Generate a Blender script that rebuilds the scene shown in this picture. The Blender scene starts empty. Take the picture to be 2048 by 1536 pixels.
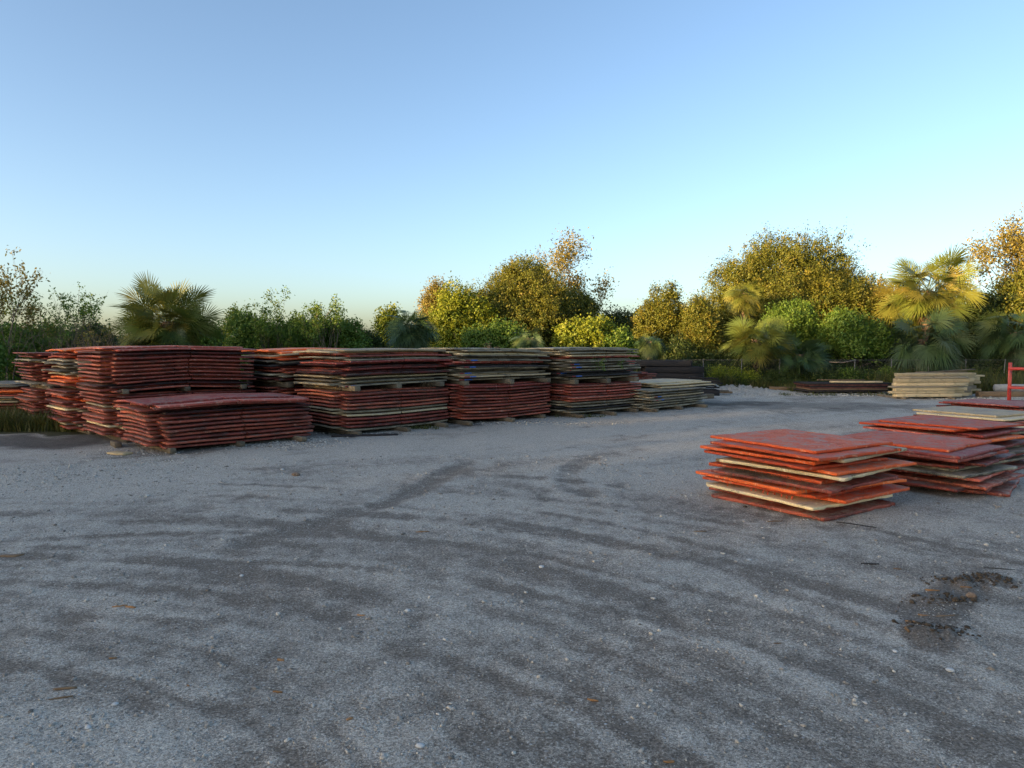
import bpy, math, random
import numpy as np
from mathutils import Vector, Matrix

R = math.radians
scn = bpy.context.scene
COL = scn.collection
rng = np.random.default_rng(7)
random.seed(7)

# ------------------------------------------------------------------ camera
CAM_H = 2.65
F = 1420.0
PITCH = math.atan(78 / F)
cd = bpy.data.cameras.new("camera")
cam = bpy.data.objects.new("camera", cd)
COL.objects.link(cam)
cam.location = (0, 0, CAM_H)
cam.rotation_euler = (math.pi / 2 - PITCH, 0, 0)
cd.sensor_width = 36
cd.lens = F / 2048 * 36
cd.clip_start = 0.1
cd.clip_end = 8000
scn.camera = cam


def ray(px, py):
    u = (px - 1024) / F
    v = (py - 768) / F
    c, s = math.cos(PITCH), math.sin(PITCH)
    return u, c - v * s, -s - v * c


def G(px, py, z=0.0):
    """world point at height z seen at a photo pixel"""
    a, b, c = ray(px, py)
    t = (z - CAM_H) / c
    return a * t, b * t


def X(px, d):
    return (px - 1024) / F * d


def Z(py, d):
    return CAM_H - (py - 690) / F * d


# ------------------------------------------------------------------ helpers
def mesh_np(name, V, faces, smooth=False, attr=None, attr_domain='POINT'):
    """V (n,3); faces list of int arrays (m,k)"""
    me = bpy.data.meshes.new(name)
    V = np.asarray(V, dtype=np.float32)
    faces = [np.asarray(f, dtype=np.int32) for f in faces if len(f)]
    nl = sum(f.size for f in faces)
    nf = sum(f.shape[0] for f in faces)
    me.vertices.add(len(V))
    me.vertices.foreach_set("co", V.ravel())
    me.loops.add(nl)
    me.polygons.add(nf)
    me.loops.foreach_set("vertex_index", np.concatenate([f.ravel() for f in faces]))
    tot = np.concatenate([np.full(f.shape[0], f.shape[1], dtype=np.int32) for f in faces])
    st = np.zeros(nf, dtype=np.int32)
    st[1:] = np.cumsum(tot)[:-1]
    me.polygons.foreach_set("loop_start", st)
    me.polygons.foreach_set("loop_total", tot)
    if smooth:
        me.polygons.foreach_set("use_smooth", np.ones(nf, dtype=bool))
    if attr is not None:
        for k, a in attr.items():
            at = me.attributes.new(k, 'FLOAT', attr_domain)
            at.data.foreach_set("value", np.asarray(a, dtype=np.float32))
    me.update()
    me.validate()
    return me


def obj(name, me, mat=None, parent=None, loc=None, rz=0.0):
    o = bpy.data.objects.new(name, me)
    COL.objects.link(o)
    if mat is not None and me is not None and len(me.materials) == 0:
        me.materials.append(mat)
    if parent is not None:
        o.parent = parent
    if loc is not None:
        o.location = loc
    if rz:
        o.rotation_euler.z = rz
    return o


def empty(name, loc, rot=(0, 0, 0)):
    o = bpy.data.objects.new(name, None)
    o.empty_display_size = 0.2
    COL.objects.link(o)
    o.location = loc
    o.rotation_euler = rot
    return o


def tag(o, label=None, cat=None, group=None, kind=None):
    if label:
        o["label"] = label
    if cat:
        o["category"] = cat
    if group:
        o["group"] = group
    if kind or cat:
        o["kind"] = kind or "thing"
    return o


class MB:
    """collects polygons for one mesh"""

    def __init__(self):
        self.V = []
        self.F = {}
        self.n = 0

    def add(self, V, faces):
        V = np.asarray(V, dtype=np.float64)
        self.V.append(V)
        for f in faces:
            f = np.asarray(f, dtype=np.int64)
            if f.size:
                self.F.setdefault(f.shape[1], []).append(f + self.n)
        self.n += len(V)

    def box(self, c, s, M=None, bev=0.0, jit=0.0, seg=1):
        """bevelled box, optionally cut along x into seg pieces with jitter"""
        x, y, z = s[0] / 2, s[1] / 2, s[2] / 2
        b = min(bev, min(x, y, z) * 0.9)
        xs = np.linspace(-x, x, seg + 1)
        V = []
        loop = [(y, z - b), (y - b, z), (-y + b, z), (-y, z - b), (-y, -z + b), (-y + b, -z), (y - b, -z), (y, -z + b)] if b > 0 else [(y, z), (-y, z), (-y, -z), (y, -z)]
        k = len(loop)
        secs = []
        if b > 0:
            secs.append((xs[0], b))
            secs.append((xs[0] + b, 0))
            for q in xs[1:-1]:
                secs.append((q, 0))
            secs.append((xs[-1] - b, 0))
            secs.append((xs[-1], b))
        else:
            secs = [(q, 0) for q in xs]
        for (q, ins) in secs:
            dy, dz = rng.normal(0, jit, 2) if jit else (0, 0)
            for (a, e) in loop:
                fa = (y - ins) / y
                fe = (z - ins) / z
                V.append((q, a * fa + dy, e * fe + dz))
        V = np.array(V)
        f = []
        ns = len(secs)
        for i in range(ns - 1):
            for j in range(k):
                f.append((i * k + j, i * k + (j + 1) % k, (i + 1) * k + (j + 1) % k, (i + 1) * k + j))
        c0 = [tuple(range(k))[::-1], tuple((ns - 1) * k + j for j in range(k))]
        if M is not None:
            V = V @ np.array(M.to_3x3()).T
        V = V + np.array(c)
        self.add(V, [np.array(f)[:, ::-1], np.array(c0)[:, ::-1]])

    def tube(self, pts, rad, n=6, cap=True):
        pts = np.asarray(pts, dtype=float)
        m = len(pts)
        rad = np.broadcast_to(np.asarray(rad, dtype=float), (m,))
        T = np.gradient(pts, axis=0)
        T /= np.linalg.norm(T, axis=1)[:, None] + 1e-9
        ref = np.array([0.0, 0.0, 1.0]) if abs(T[0, 2]) < 0.9 else np.array([1.0, 0, 0])
        A = np.cross(T, ref)
        A /= np.linalg.norm(A, axis=1)[:, None] + 1e-9
        B = np.cross(T, A)
        th = np.arange(n) / n * 2 * math.pi
        V = pts[:, None, :] + rad[:, None, None] * (np.cos(th)[None, :, None] * A[:, None, :] + np.sin(th)[None, :, None] * B[:, None, :])
        V = V.reshape(-1, 3)
        i = np.arange(m - 1)[:, None]
        j = np.arange(n)[None, :]
        f = np.stack([i * n + j, i * n + (j + 1) % n, (i + 1) * n + (j + 1) % n, (i + 1) * n + j], -1).reshape(-1, 4)
        fs = [f[:, ::-1]]
        if cap:
            fs.append(np.array([list(range(n))]))
            fs.append(np.array([[(m - 1) * n + k for k in range(n)][::-1]]))
        self.add(V, fs)

    def mesh(self, name, smooth=False, attr=None):
        return mesh_np(name, np.concatenate(self.V), [np.concatenate(v) for v in self.F.values()], smooth, attr)


# ---- vectorised 2-D gradient noise
_perm = np.random.default_rng(11).permutation(512)
_perm = np.concatenate([_perm, _perm, _perm])
_gr = np.random.default_rng(5).uniform(0, 2 * math.pi, 512)
_gr = np.stack([np.cos(_gr), np.sin(_gr)], -1)


def pnoise(x, y):
    x = np.asarray(x, float)
    y = np.asarray(y, float)
    xi = np.floor(x).astype(int)
    yi = np.floor(y).astype(int)
    xf, yf = x - xi, y - yi
    u = xf * xf * xf * (xf * (xf * 6 - 15) + 10)
    v = yf * yf * yf * (yf * (yf * 6 - 15) + 10)

    def g(ix, iy, dx, dy):
        h = _perm[(_perm[ix % 512] + iy) % 512]
        q = _gr[h]
        return q[..., 0] * dx + q[..., 1] * dy
    a = g(xi, yi, xf, yf)
    b = g(xi + 1, yi, xf - 1, yf)
    c = g(xi, yi + 1, xf, yf - 1)
    d = g(xi + 1, yi + 1, xf - 1, yf - 1)
    return (a + (b - a) * u + (c - a) * v + (a - b - c + d) * u * v) * 1.5


def fbm(x, y, o=4, g=0.5):
    s = 0
    a = 1.0
    for k in range(o):
        s = s + a * pnoise(x * 2 ** k + 17.3 * k, y * 2 ** k - 9.1 * k)
        a *= g
    return s


def sstep(a, b, x):
    t = np.clip((x - a) / (b - a), 0, 1)
    return t * t * (3 - 2 * t)


# ------------------------------------------------------------------ materials
class NT:
    def __init__(self, name):
        self.m = bpy.data.materials.new(name)
        self.m.use_nodes = True
        self.t = self.m.node_tree
        self.t.nodes.clear()
        self.out = self.n('ShaderNodeOutputMaterial')

    def n(self, typ, **kw):
        nd = self.t.nodes.new(typ)
        for k, v in kw.items():
            setattr(nd, k, v)
        return nd

    def l(self, a, b):
        self.t.links.new(a, b)

    def val(self, sock, v):
        if hasattr(v, 'is_linked') or isinstance(v, bpy.types.NodeSocket):
            self.l(v, sock)
        else:
            sock.default_value = v

    def math(self, op, a, b=0.0, clamp=False):
        nd = self.n('ShaderNodeMath', operation=op, use_clamp=clamp)
        self.val(nd.inputs[0], a)
        self.val(nd.inputs[1], b)
        return nd.outputs[0]

    def noise(self, vec, scale, detail=4, rough=0.55, dist=0.0):
        nd = self.n('ShaderNodeTexNoise')
        self.l(vec, nd.inputs['Vector'])
        nd.inputs['Scale'].default_value = scale
        nd.inputs['Detail'].default_value = detail
        nd.inputs['Roughness'].default_value = rough
        nd.inputs['Distortion'].default_value = dist
        return nd.outputs['Fac']

    def ramp(self, fac, a, b):
        nd = self.n('ShaderNodeMapRange')
        nd.interpolation_type = 'SMOOTHSTEP'
        self.val(nd.inputs[0], fac)
        nd.inputs[1].default_value = a
        nd.inputs[2].default_value = b
        return nd.outputs[0]

    def mix(self, fac, a, b):
        nd = self.n('ShaderNodeMix', data_type='RGBA')
        self.val(nd.inputs[0], fac)
        for s, v in ((nd.inputs[6], a), (nd.inputs[7], b)):
            if isinstance(v, bpy.types.NodeSocket):
                self.l(v, s)
            else:
                s.default_value = (v[0], v[1], v[2], 1)
        return nd.outputs[2]

    def vmath(self, op, a, b):
        nd = self.n('ShaderNodeVectorMath', operation=op)
        self.val(nd.inputs[0], a)
        self.val(nd.inputs[1], b)
        return nd.outputs[0]

    def objvec(self, rnd=True):
        tc = self.n('ShaderNodeTexCoord').outputs['Object']
        if not rnd:
            return tc
        oi = self.n('ShaderNodeObjectInfo').outputs['Random']
        m = self.math('MULTIPLY', oi, 57.0)
        cb = self.n('ShaderNodeCombineXYZ')
        self.l(m, cb.inputs[0])
        self.l(m, cb.inputs[1])
        return self.vmath('ADD', tc, cb.outputs[0])

    def bsdf(self, col, rough=0.7, spec=0.4, normal=None):
        b = self.n('ShaderNodeBsdfPrincipled')
        self.val(b.inputs['Base Color'], col if isinstance(col, bpy.types.NodeSocket) else (*col, 1))
        self.val(b.inputs['Roughness'], rough)
        b.inputs['Specular IOR Level'].default_value = spec
        if normal is not None:
            self.l(normal, b.inputs['Normal'])
        return b.outputs[0]

    def bump(self, h, strength=0.5, dist=0.01):
        b = self.n('ShaderNodeBump')
        b.inputs['Strength'].default_value = strength
        b.inputs['Distance'].default_value = dist
        self.l(h, b.inputs['Height'])
        return b.outputs[0]

    def done(self, sh):
        self.l(sh, self.out.inputs[0])
        return self.m


def mat_plate(name, base, alt, worn, grime, grime_amt=0.5, worn_amt=0.5, rough=0.62, dust=(0.40, 0.31, 0.25)):
    """moulded composite sheet: paint-like colour with scuffs, wear and caked dirt"""
    k = NT(name)
    v = k.objvec()
    n1 = k.noise(v, 1.6, 5, 0.6)
    n2 = k.noise(v, 9.0, 6, 0.65, 0.4)
    n3 = k.noise(v, 45.0, 4, 0.6)
    st = k.n('ShaderNodeMapping')
    k.l(v, st.inputs[0])
    st.inputs['Scale'].default_value = (3.0, 40.0, 40.0)
    n4 = k.noise(st.outputs[0], 1.0, 4, 0.6)
    c = k.mix(k.ramp(n1, 0.35, 0.65), base, alt)
    c = k.mix(k.math('MULTIPLY', k.ramp(n2, 0.68 - 0.28 * worn_amt, 0.74 - 0.22 * worn_amt), 0.75), c, worn)
    gm = k.math('ADD', k.math('MULTIPLY', n1, 0.5), k.math('MULTIPLY', n4, 0.5))
    c = k.mix(k.math('MULTIPLY', k.ramp(gm, 0.62 - 0.22 * grime_amt, 0.74 - 0.18 * grime_amt), 0.85), c, grime)
    c = k.mix(k.math('MULTIPLY', k.ramp(n3, 0.56, 0.70), 0.35), c, grime)
    n5 = k.noise(v, 18.0, 5, 0.7, 1.2)
    c = k.mix(k.math('MULTIPLY', k.ramp(n5, 0.62, 0.66), 0.7), c, worn)
    c = k.mix(k.math('MULTIPLY', k.ramp(n5, 0.36, 0.30), 0.8), c, grime)
    ge = k.n('ShaderNodeNewGeometry').outputs['True Normal']
    sx = k.n('ShaderNodeSeparateXYZ')
    k.l(ge, sx.inputs[0])
    upf = k.ramp(sx.outputs[2], 0.75, 0.95)
    n6 = k.noise(v, 3.2, 7, 0.68, 0.5)
    n7 = k.noise(v, 26.0, 6, 0.7)
    dm = k.math('ADD', k.math('MULTIPLY', n6, 0.6), k.math('MULTIPLY', n7, 0.4))
    c = k.mix(k.math('MULTIPLY', upf, k.math('MULTIPLY', k.ramp(dm, 0.45, 0.60), 0.78)), c, dust)
    c = k.mix(k.math('MULTIPLY', upf, k.math('MULTIPLY', k.ramp(dm, 0.46, 0.36), 0.6)), c, grime)
    oi = k.n('ShaderNodeObjectInfo').outputs['Random']
    hs = k.n('ShaderNodeHueSaturation')
    k.l(c, hs.inputs['Color'])
    k.l(k.math('ADD', k.math('MULTIPLY', oi, 0.75), 0.58), hs.inputs['Value'])
    k.l(k.math('ADD', k.math('MULTIPLY', oi, 0.012), 0.499), hs.inputs['Hue'])
    # diamond tread bump
    tc = k.n('ShaderNodeTexCoord').outputs['Object']
    w = []
    for ang in (45, -45):
        mp = k.n('ShaderNodeMapping')
        k.l(tc, mp.inputs[0])
        mp.inputs['Rotation'].default_value = (0, 0, R(ang))
        wv = k.n('ShaderNodeTexWave', wave_type='BANDS')
        k.l(mp.outputs[0], wv.inputs['Vector'])
        wv.inputs['Scale'].default_value = 9.0
        w.append(wv.outputs['Fac'])
    tread = k.math('MULTIPLY', k.ramp(k.math('MAXIMUM', w[0], w[1]), 0.85, 0.98), 0.35)
    h = k.math('ADD', tread, k.math('ADD', k.math('MULTIPLY', n2, 0.9), k.math('MULTIPLY', n3, 0.35)))
    nm = k.bump(h, 0.35, 0.006)
    rg = k.math('ADD', k.math('MULTIPLY', n2, 0.35), rough - 0.15)
    return k.done(k.bsdf(hs.outputs[0], rg, 0.25, nm))


DIRT = (0.035, 0.028, 0.022)
M = {}
M['r'] = mat_plate('red_plate', (0.39, 0.078, 0.054), (0.27, 0.053, 0.040), (0.54, 0.24, 0.18), DIRT, 0.62, 0.42)
M['p'] = mat_plate('faded_red_plate', (0.48, 0.095, 0.075), (0.38, 0.062, 0.052), (0.58, 0.28, 0.22), DIRT, 0.4, 0.55)
M['d'] = mat_plate('grimy_red_plate', (0.12, 0.018, 0.016), (0.05, 0.015, 0.014), (0.20, 0.05, 0.04), (0.016, 0.014, 0.013), 0.8, 0.3)
M['o'] = mat_plate('orange_plate', (0.80, 0.115, 0.034), (0.70, 0.090, 0.030), (0.82, 0.33, 0.19), (0.07, 0.04, 0.028), 0.3, 0.45)
M['c'] = mat_plate('cream_plate', (0.66, 0.48, 0.27), (0.56, 0.42, 0.25), (0.74, 0.63, 0.46), (0.07, 0.055, 0.04), 0.35, 0.4)
M['g'] = mat_plate('weathered_cream_plate', (0.34, 0.27, 0.18), (0.24, 0.20, 0.14), (0.48, 0.41, 0.30), (0.03, 0.026, 0.02), 0.65, 0.4)
M['k'] = mat_plate('black_plate', (0.028, 0.026, 0.026), (0.045, 0.036, 0.034), (0.10, 0.06, 0.05), (0.016, 0.015, 0.014), 0.5, 0.3)


def mat_wood(name, a, b, dark, rough=0.85, gs=1.0):
    k = NT(name)
    v = k.objvec()
    st = k.n('ShaderNodeMapping')
    k.l(v, st.inputs[0])
    st.inputs['Scale'].default_value = (1.2 * gs, 30.0 * gs, 30.0 * gs)
    n1 = k.noise(st.outputs[0], 1.0, 5, 0.6, 0.6)
    n2 = k.noise(v, 3.0, 5, 0.6)
    c = k.mix(k.ramp(n1, 0.3, 0.7), a, b)
    c = k.mix(k.math('MULTIPLY', k.ramp(n2, 0.5, 0.72), 0.7), c, dark)
    oi = k.n('ShaderNodeObjectInfo').outputs['Random']
    hs = k.n('ShaderNodeHueSaturation')
    k.l(c, hs.inputs['Color'])
    k.l(k.math('ADD', k.math('MULTIPLY', oi, 0.6), 0.7), hs.inputs['Value'])
    return k.done(k.bsdf(hs.outputs[0], rough, 0.25, k.bump(k.math('ADD', n1, n2), 0.5, 0.006)))


M['timber'] = mat_wood('old_timber', (0.20, 0.155, 0.10), (0.12, 0.095, 0.065), (0.05, 0.042, 0.034))
M['lumber'] = mat_wood('treated_lumber', (0.62, 0.47, 0.27), (0.48, 0.36, 0.20), (0.24, 0.18, 0.10))
M['grey_lumber'] = mat_wood('greyed_lumber', (0.32, 0.26, 0.18), (0.24, 0.20, 0.14), (0.12, 0.10, 0.075))
M['dark_timber'] = mat_wood('tarred_timber', (0.035, 0.03, 0.028), (0.02, 0.018, 0.018), (0.012, 0.011, 0.011))
M['brown_timber'] = mat_wood('brown_timber', (0.24, 0.16, 0.09), (0.17, 0.11, 0.065), (0.08, 0.05, 0.03))
M['chip'] = mat_wood('splintered_wood', (0.34, 0.19, 0.085), (0.24, 0.13, 0.06), (0.10, 0.06, 0.035), gs=6)
M['concrete'] = mat_wood('weathered_post', (0.36, 0.34, 0.31), (0.28, 0.27, 0.25), (0.16, 0.15, 0.14), gs=0.5)


def mat_simple(name, col, rough=0.6, spec=0.4, var=0.35, scale=12):
    k = NT(name)
    v = k.objvec()
    n = k.noise(v, scale, 5, 0.6)
    c = k.mix(k.ramp(n, 0.3, 0.7), tuple(q * (1 - var) for q in col), tuple(min(1, q * (1 + var)) for q in col))
    return k.done(k.bsdf(c, rough, spec, k.bump(n, 0.3, 0.004)))


M['rack'] = mat_simple('red_enamel', (0.42, 0.03, 0.02), 0.4, 0.5, 0.2)
M['galv'] = mat_simple('galvanised_steel', (0.13, 0.12, 0.11), 0.5, 0.6, 0.2)
M['blue'] = mat_simple('blue_paint', (0.03, 0.12, 0.46), 0.6, 0.4, 0.3, 30)
M['redpaint'] = mat_simple('red_paint', (0.22, 0.02, 0.02), 0.6, 0.4, 0.3, 30)
M['strip'] = mat_simple('orange_strip', (0.55, 0.075, 0.025), 0.5, 0.4, 0.2, 30)
M['straw'] = mat_simple('dry_straw', (0.16, 0.11, 0.06), 0.9, 0.2, 0.5, 6)
M['pole'] = mat_simple('bark_pole', (0.16, 0.12, 0.085), 0.9, 0.2, 0.5, 6)


def mat_stone(name, a, b):
    k = NT(name)
    at = k.n('ShaderNodeAttribute', attribute_name='tint').outputs['Fac']
    v = k.n('ShaderNodeTexCoord').outputs['Object']
    n = k.noise(v, 60, 3, 0.6)
    c = k.mix(at, a, b)
    c = k.mix(k.math('MULTIPLY', k.ramp(n, 0.45, 0.7), 0.5), c, (0.13, 0.115, 0.095))
    return k.done(k.bsdf(c, 0.85, 0.3, k.bump(n, 0.3, 0.003)))


M['gravel'] = mat_stone('pebbles', (0.13, 0.115, 0.098), (0.60, 0.565, 0.50))
M['stone_white'] = mat_simple('white_stone', (0.50, 0.50, 0.48), 0.7, 0.4, 0.1, 20)
M['stone_brown'] = mat_simple('brown_stone', (0.20, 0.14, 0.095), 0.9, 0.3, 0.5, 20)
M['clod'] = mat_simple('dirt_clod', (0.075, 0.056, 0.038), 0.95, 0.2, 0.5, 25)


def mat_leaf(name, a, b, c3=None, trans=0.35, rough=0.55):
    k = NT(name)
    at = k.n('ShaderNodeAttribute', attribute_name='tint').outputs['Fac']
    c = k.mix(at, a, b)
    if c3 is not None:
        at2 = k.n('ShaderNodeAttribute', attribute_name='tint2').outputs['Fac']
        c = k.mix(at2, c, c3)
    s = k.bsdf(c, rough, 0.35)
    tr = k.n('ShaderNodeBsdfTranslucent')
    k.l(c, tr.inputs['Color'])
    mx = k.n('ShaderNodeMixShader')
    mx.inputs[0].default_value = trans
    k.l(s, mx.inputs[1])
    k.l(tr.outputs[0], mx.inputs[2])
    return k.done(mx.outputs[0])


LEAF = {
    'oak': mat_leaf('oak_leaf', (0.080, 0.108, 0.015), (0.205, 0.205, 0.026), (0.33, 0.23, 0.035)),
    'brown': mat_leaf('browning_leaf', (0.20, 0.16, 0.036), (0.34, 0.26, 0.06), (0.16, 0.17, 0.03)),
    'lime': mat_leaf('lime_leaf', (0.15, 0.21, 0.02), (0.32, 0.35, 0.03), (0.36, 0.31, 0.03)),
    'green': mat_leaf('green_leaf', (0.080, 0.165, 0.022), (0.165, 0.25, 0.035), (0.23, 0.24, 0.04)),
    'deep': mat_leaf('deep_green_leaf', (0.035, 0.066, 0.014), (0.075, 0.105, 0.022), (0.10, 0.10, 0.022)),
    'grass': mat_leaf('grass_blade', (0.045, 0.070, 0.014), (0.11, 0.115, 0.026), (0.17, 0.125, 0.04)),
    'palm': mat_leaf('palm_blade', (0.095, 0.132, 0.024), (0.185, 0.205, 0.034), (0.27, 0.21, 0.042), 0.25, 0.45),
    'palm_blue': mat_leaf('grey_palm_blade', (0.040, 0.080, 0.028), (0.075, 0.125, 0.042), (0.11, 0.12, 0.035), 0.15, 0.4),
    'dead': mat_leaf('dead_palm_blade', (0.17, 0.11, 0.06), (0.28, 0.18, 0.10), (0.10, 0.075, 0.055), 0.1, 0.8),
}


def mat_bark(name, a, b):
    k = NT(name)
    v = k.n('ShaderNodeTexCoord').outputs['Object']
    st = k.n('ShaderNodeMapping')
    k.l(v, st.inputs[0])
    st.inputs['Scale'].default_value = (14, 14, 3)
    n = k.noise(st.outputs[0], 1.0, 6, 0.65)
    return k.done(k.bsdf(k.mix(k.ramp(n, 0.3, 0.7), a, b), 0.9, 0.2, k.bump(n, 0.8, 0.02)))


M['bark'] = mat_bark('tree_bark', (0.06, 0.05, 0.04), (0.16, 0.13, 0.10))
M['twig'] = mat_bark('pale_twigs', (0.15, 0.115, 0.085), (0.27, 0.21, 0.155))
M['palmtrunk'] = mat_bark('palm_trunk', (0.09, 0.065, 0.045), (0.26, 0.17, 0.11))

# ------------------------------------------------------------------ ground
TRK1 = [G(*p) for p in ((935, 922), (905, 940), (868, 962), (815, 990), (745, 1016), (640, 1050), (500, 1085))]
TRK2 = [G(*p) for p in ((1180, 918), (1145, 932), (1128, 950), (1138, 972), (1180, 990))]
TRK3 = [G(*p) for p in ((1010, 925), (1000, 940), (1020, 960), (1075, 985))]
MOUNDS = [(G(1930, 1170), 0.34, 0.055), (G(1985, 1160), 0.25, 0.05), (G(1870, 1200), 0.30, 0.04), (G(1855, 1270), 0.26, 0.05),
          (G(1915, 1282), 0.22, 0.035), (G(1895, 1236), 0.22, 0.03), (G(540, 940), 0.6, 0.02), (G(1480, 781), 2.2, 0.22), (G(1420, 778), 1.4, 0.12)]


def poly_dist(x, y, pts):
    d = np.full(x.shape, 1e9)
    for (a, b) in zip(pts[:-1], pts[1:]):
        ax, ay = a
        bx, by = b
        vx, vy = bx - ax, by - ay
        t = np.clip(((x - ax) * vx + (y - ay) * vy) / (vx * vx + vy * vy), 0, 1)
        d = np.minimum(d, np.hypot(x - ax - t * vx, y - ay - t * vy))
    return d


def blob(x, y, px, py, rx, ry, nz):
    """soft-edged patch at a place on the ground, rx along view, in metres"""
    cx, cy = G(px, py)
    q = np.hypot((x - cx) / rx, (y - cy) / ry) + nz * 0.45
    return 1 - sstep(0.55, 1.15, q)


def ground_fields(x, y):
    """returns gravel amount, wet/dark amount, verge (green) amount, height"""
    wx = fbm(x * 0.25, y * 0.25, 3)
    wy = fbm(x * 0.25 + 40, y * 0.25 - 13, 3)
    cx, cy = -6.0, 0.0
    r = np.hypot(x - cx, y - cy) + 0.16 * wx + 0.04 * fbm(x * 0.9, y * 0.9, 2)
    th = np.arctan2(y - cy, x - cx)
    s1 = fbm(r * 0.9, th * 1.6, 3)
    s2 = fbm(r * 4.2 + 30, th * 2.4 + 9, 4)
    s3 = fbm(r * 9.0 + 3, th * 3.0, 2)
    # tracks along the lane beside the long row of stacks
    ca, sa = math.cos(R(38)), math.sin(R(38))
    u = x * ca + y * sa
    v = -x * sa + y * ca + 0.5 * wy
    t1 = fbm(v * 0.6 + 5, u * 0.10, 3)
    t2 = fbm(v * 2.2 - 7, u * 0.16, 3)
    dist = np.hypot(x, y)
    w = sstep(12.0, 17.5, dist + 1.5 * wy)
    m1 = sstep(-0.5, 0.6, fbm(x * 0.33 + 70, y * 0.33, 3))
    m2 = sstep(-0.2, 0.7, fbm(x * 0.5 - 30, y * 0.5 + 8, 3))
    band = (0.40 * s1 + 0.60 * s2 * m1 + 0.55 * s3 * m2) * (1 - w) + (0.5 * t1 + 0.55 * t2) * w
    patch = fbm(x * 0.45 + 3, y * 0.45, 4)
    fine = fbm(x * 2.7, y * 2.7, 4)
    g = 0.44 + 0.46 * band + 0.22 * patch + 0.24 * fine
    g = g - 0.12 + 0.36 * sstep(7, 17, dist)
    rt = np.random.default_rng(21)
    lp = fbm(x * 0.55 - 11, y * 0.55 + 31, 3)
    for q in range(17):
        ax, ay = -6.0 + rt.normal(0, 1.3), rt.normal(0, 1.3)
        rad_ = rt.uniform(7.0, 14.5)
        wd = rt.uniform(0.09, 0.26)
        am = rt.uniform(0.22, 0.50)
        a0_, a1_ = rt.uniform(0.2, 1.6), rt.uniform(1.2, 2.6)
        for gap in ((0, 1.85) if q % 2 else (0,)):
            rr_ = np.hypot(x - ax, y - ay) + 0.05 * wx
            aa = np.arctan2(y - ay, x - ax)
            ends = sstep(min(a0_, a1_) - 0.35, min(a0_, a1_), aa) * (1 - sstep(max(a0_, a1_), max(a0_, a1_) + 0.35, aa))
            e = np.abs(rr_ - rad_ - gap)
            g = g - am * (1 - sstep(wd * 0.55, wd * 1.1, e + 0.05 * fine)) * ends * sstep(-0.7, 0.35, lp) * (1 - w)
            g = g + 0.28 * am * np.exp(-((e - wd * 1.5) / 0.10) ** 2) * ends * (1 - w)
    for q in range(12):
        an = R(38 + rt.normal(0, 7))
        vv = -(x - 0) * math.sin(an) + y * math.cos(an) + 0.25 * wy
        v0 = rt.uniform(8.5, 20.0)
        wd = rt.uniform(0.10, 0.30)
        am = rt.uniform(0.15, 0.38)
        e = np.abs(vv - v0)
        g = g - am * (1 - sstep(wd * 0.5, wd * 1.2, e + 0.06 * fine)) * sstep(-0.5, 0.5, lp) * w
    nz = fbm(x * 0.8 + 7, y * 0.8 + 2, 4)
    g = g + 0.55 * blob(x, y, 515, 906, 0.9, 1.2, nz)
    g = g + 0.45 * blob(x, y, 150, 965, 3.2, 1.9, nz)
    g = g + 0.35 * blob(x, y, 380, 935, 2.6, 1.4, nz)
    g = g + 0.25 * blob(x, y, 900, 880, 5.5, 3.2, nz)
    g = g + 0.25 * blob(x, y, 1200, 850, 4.0, 4.0, nz)
    g = g + 0.5 * blob(x, y, 1440, 785, 2.6, 5.0, nz)
    g = g + 0.45 * blob(x, y, 100, 1500, 0.9, 0.6, nz)
    g = g + 0.3 * blob(x, y, 1500, 960, 3.0, 2.0, nz)
    g = g - 0.5 * blob(x, y, 540, 938, 0.9, 0.6, nz)
    g = g - 0.45 * blob(x, y, 330, 900, 1.6, 1.3, nz)
    g = g - 0.12 * blob(x, y, 640, 1120, 2.6, 1.1, nz)
    for T, wd, k in ((TRK1, 0.30, 0.5), (TRK2, 0.28, 0.45), (TRK3, 0.3, 0.22)):
        d = poly_dist(x, y, T) + 0.10 * nz
        g = g - k * (1 - sstep(wd * 0.4, wd * 1.3, d))
    wet = 0.95 * blob(x, y, 60, 884, 2.6, 1.6, nz) + 0.6 * blob(x, y, 1620, 812, 6.5, 2.4, nz) + 0.5 * blob(x, y, 1460, 806, 2.6, 1.6, nz)
    wet = wet + 0.5 * blob(x, y, 700, 868, 3.0, 0.5, nz)
    ridge = poly_dist(x, y, [G(1990, 1158), G(1915, 1172), G(1885, 1215), G(1850, 1285)]) + 0.12 * nz + 0.05 * fine
    ridge = 1 - sstep(0.10, 0.30, ridge)
    g = g - 0.75 * ridge
    wet = wet + 0.28 * ridge
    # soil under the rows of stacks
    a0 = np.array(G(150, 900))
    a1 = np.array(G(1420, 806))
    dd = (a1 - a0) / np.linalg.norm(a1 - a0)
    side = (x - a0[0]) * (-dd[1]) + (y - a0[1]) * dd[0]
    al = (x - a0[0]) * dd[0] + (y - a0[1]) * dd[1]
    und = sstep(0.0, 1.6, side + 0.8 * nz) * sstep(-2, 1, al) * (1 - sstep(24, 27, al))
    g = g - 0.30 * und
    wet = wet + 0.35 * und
    # verge
    vg = sstep(41.5, 43.5, y + 0.8 * nz + 0.0 * x) + sstep(0.2, 1.6, (-x - 9.4) - 0.30 * (25.3 - y) + 1.2 * nz) * sstep(20.3, 21.6, y + 0.5 * nz)
    vg = np.clip(vg + sstep(30, 34, np.abs(x - 2) - 0.05 * y), 0, 1)
    g = np.clip(g, 0, 1.25)
    h = 0.004 * band * (1 - sstep(25, 40, dist)) + 0.005 * fine + 0.010 * patch
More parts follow.
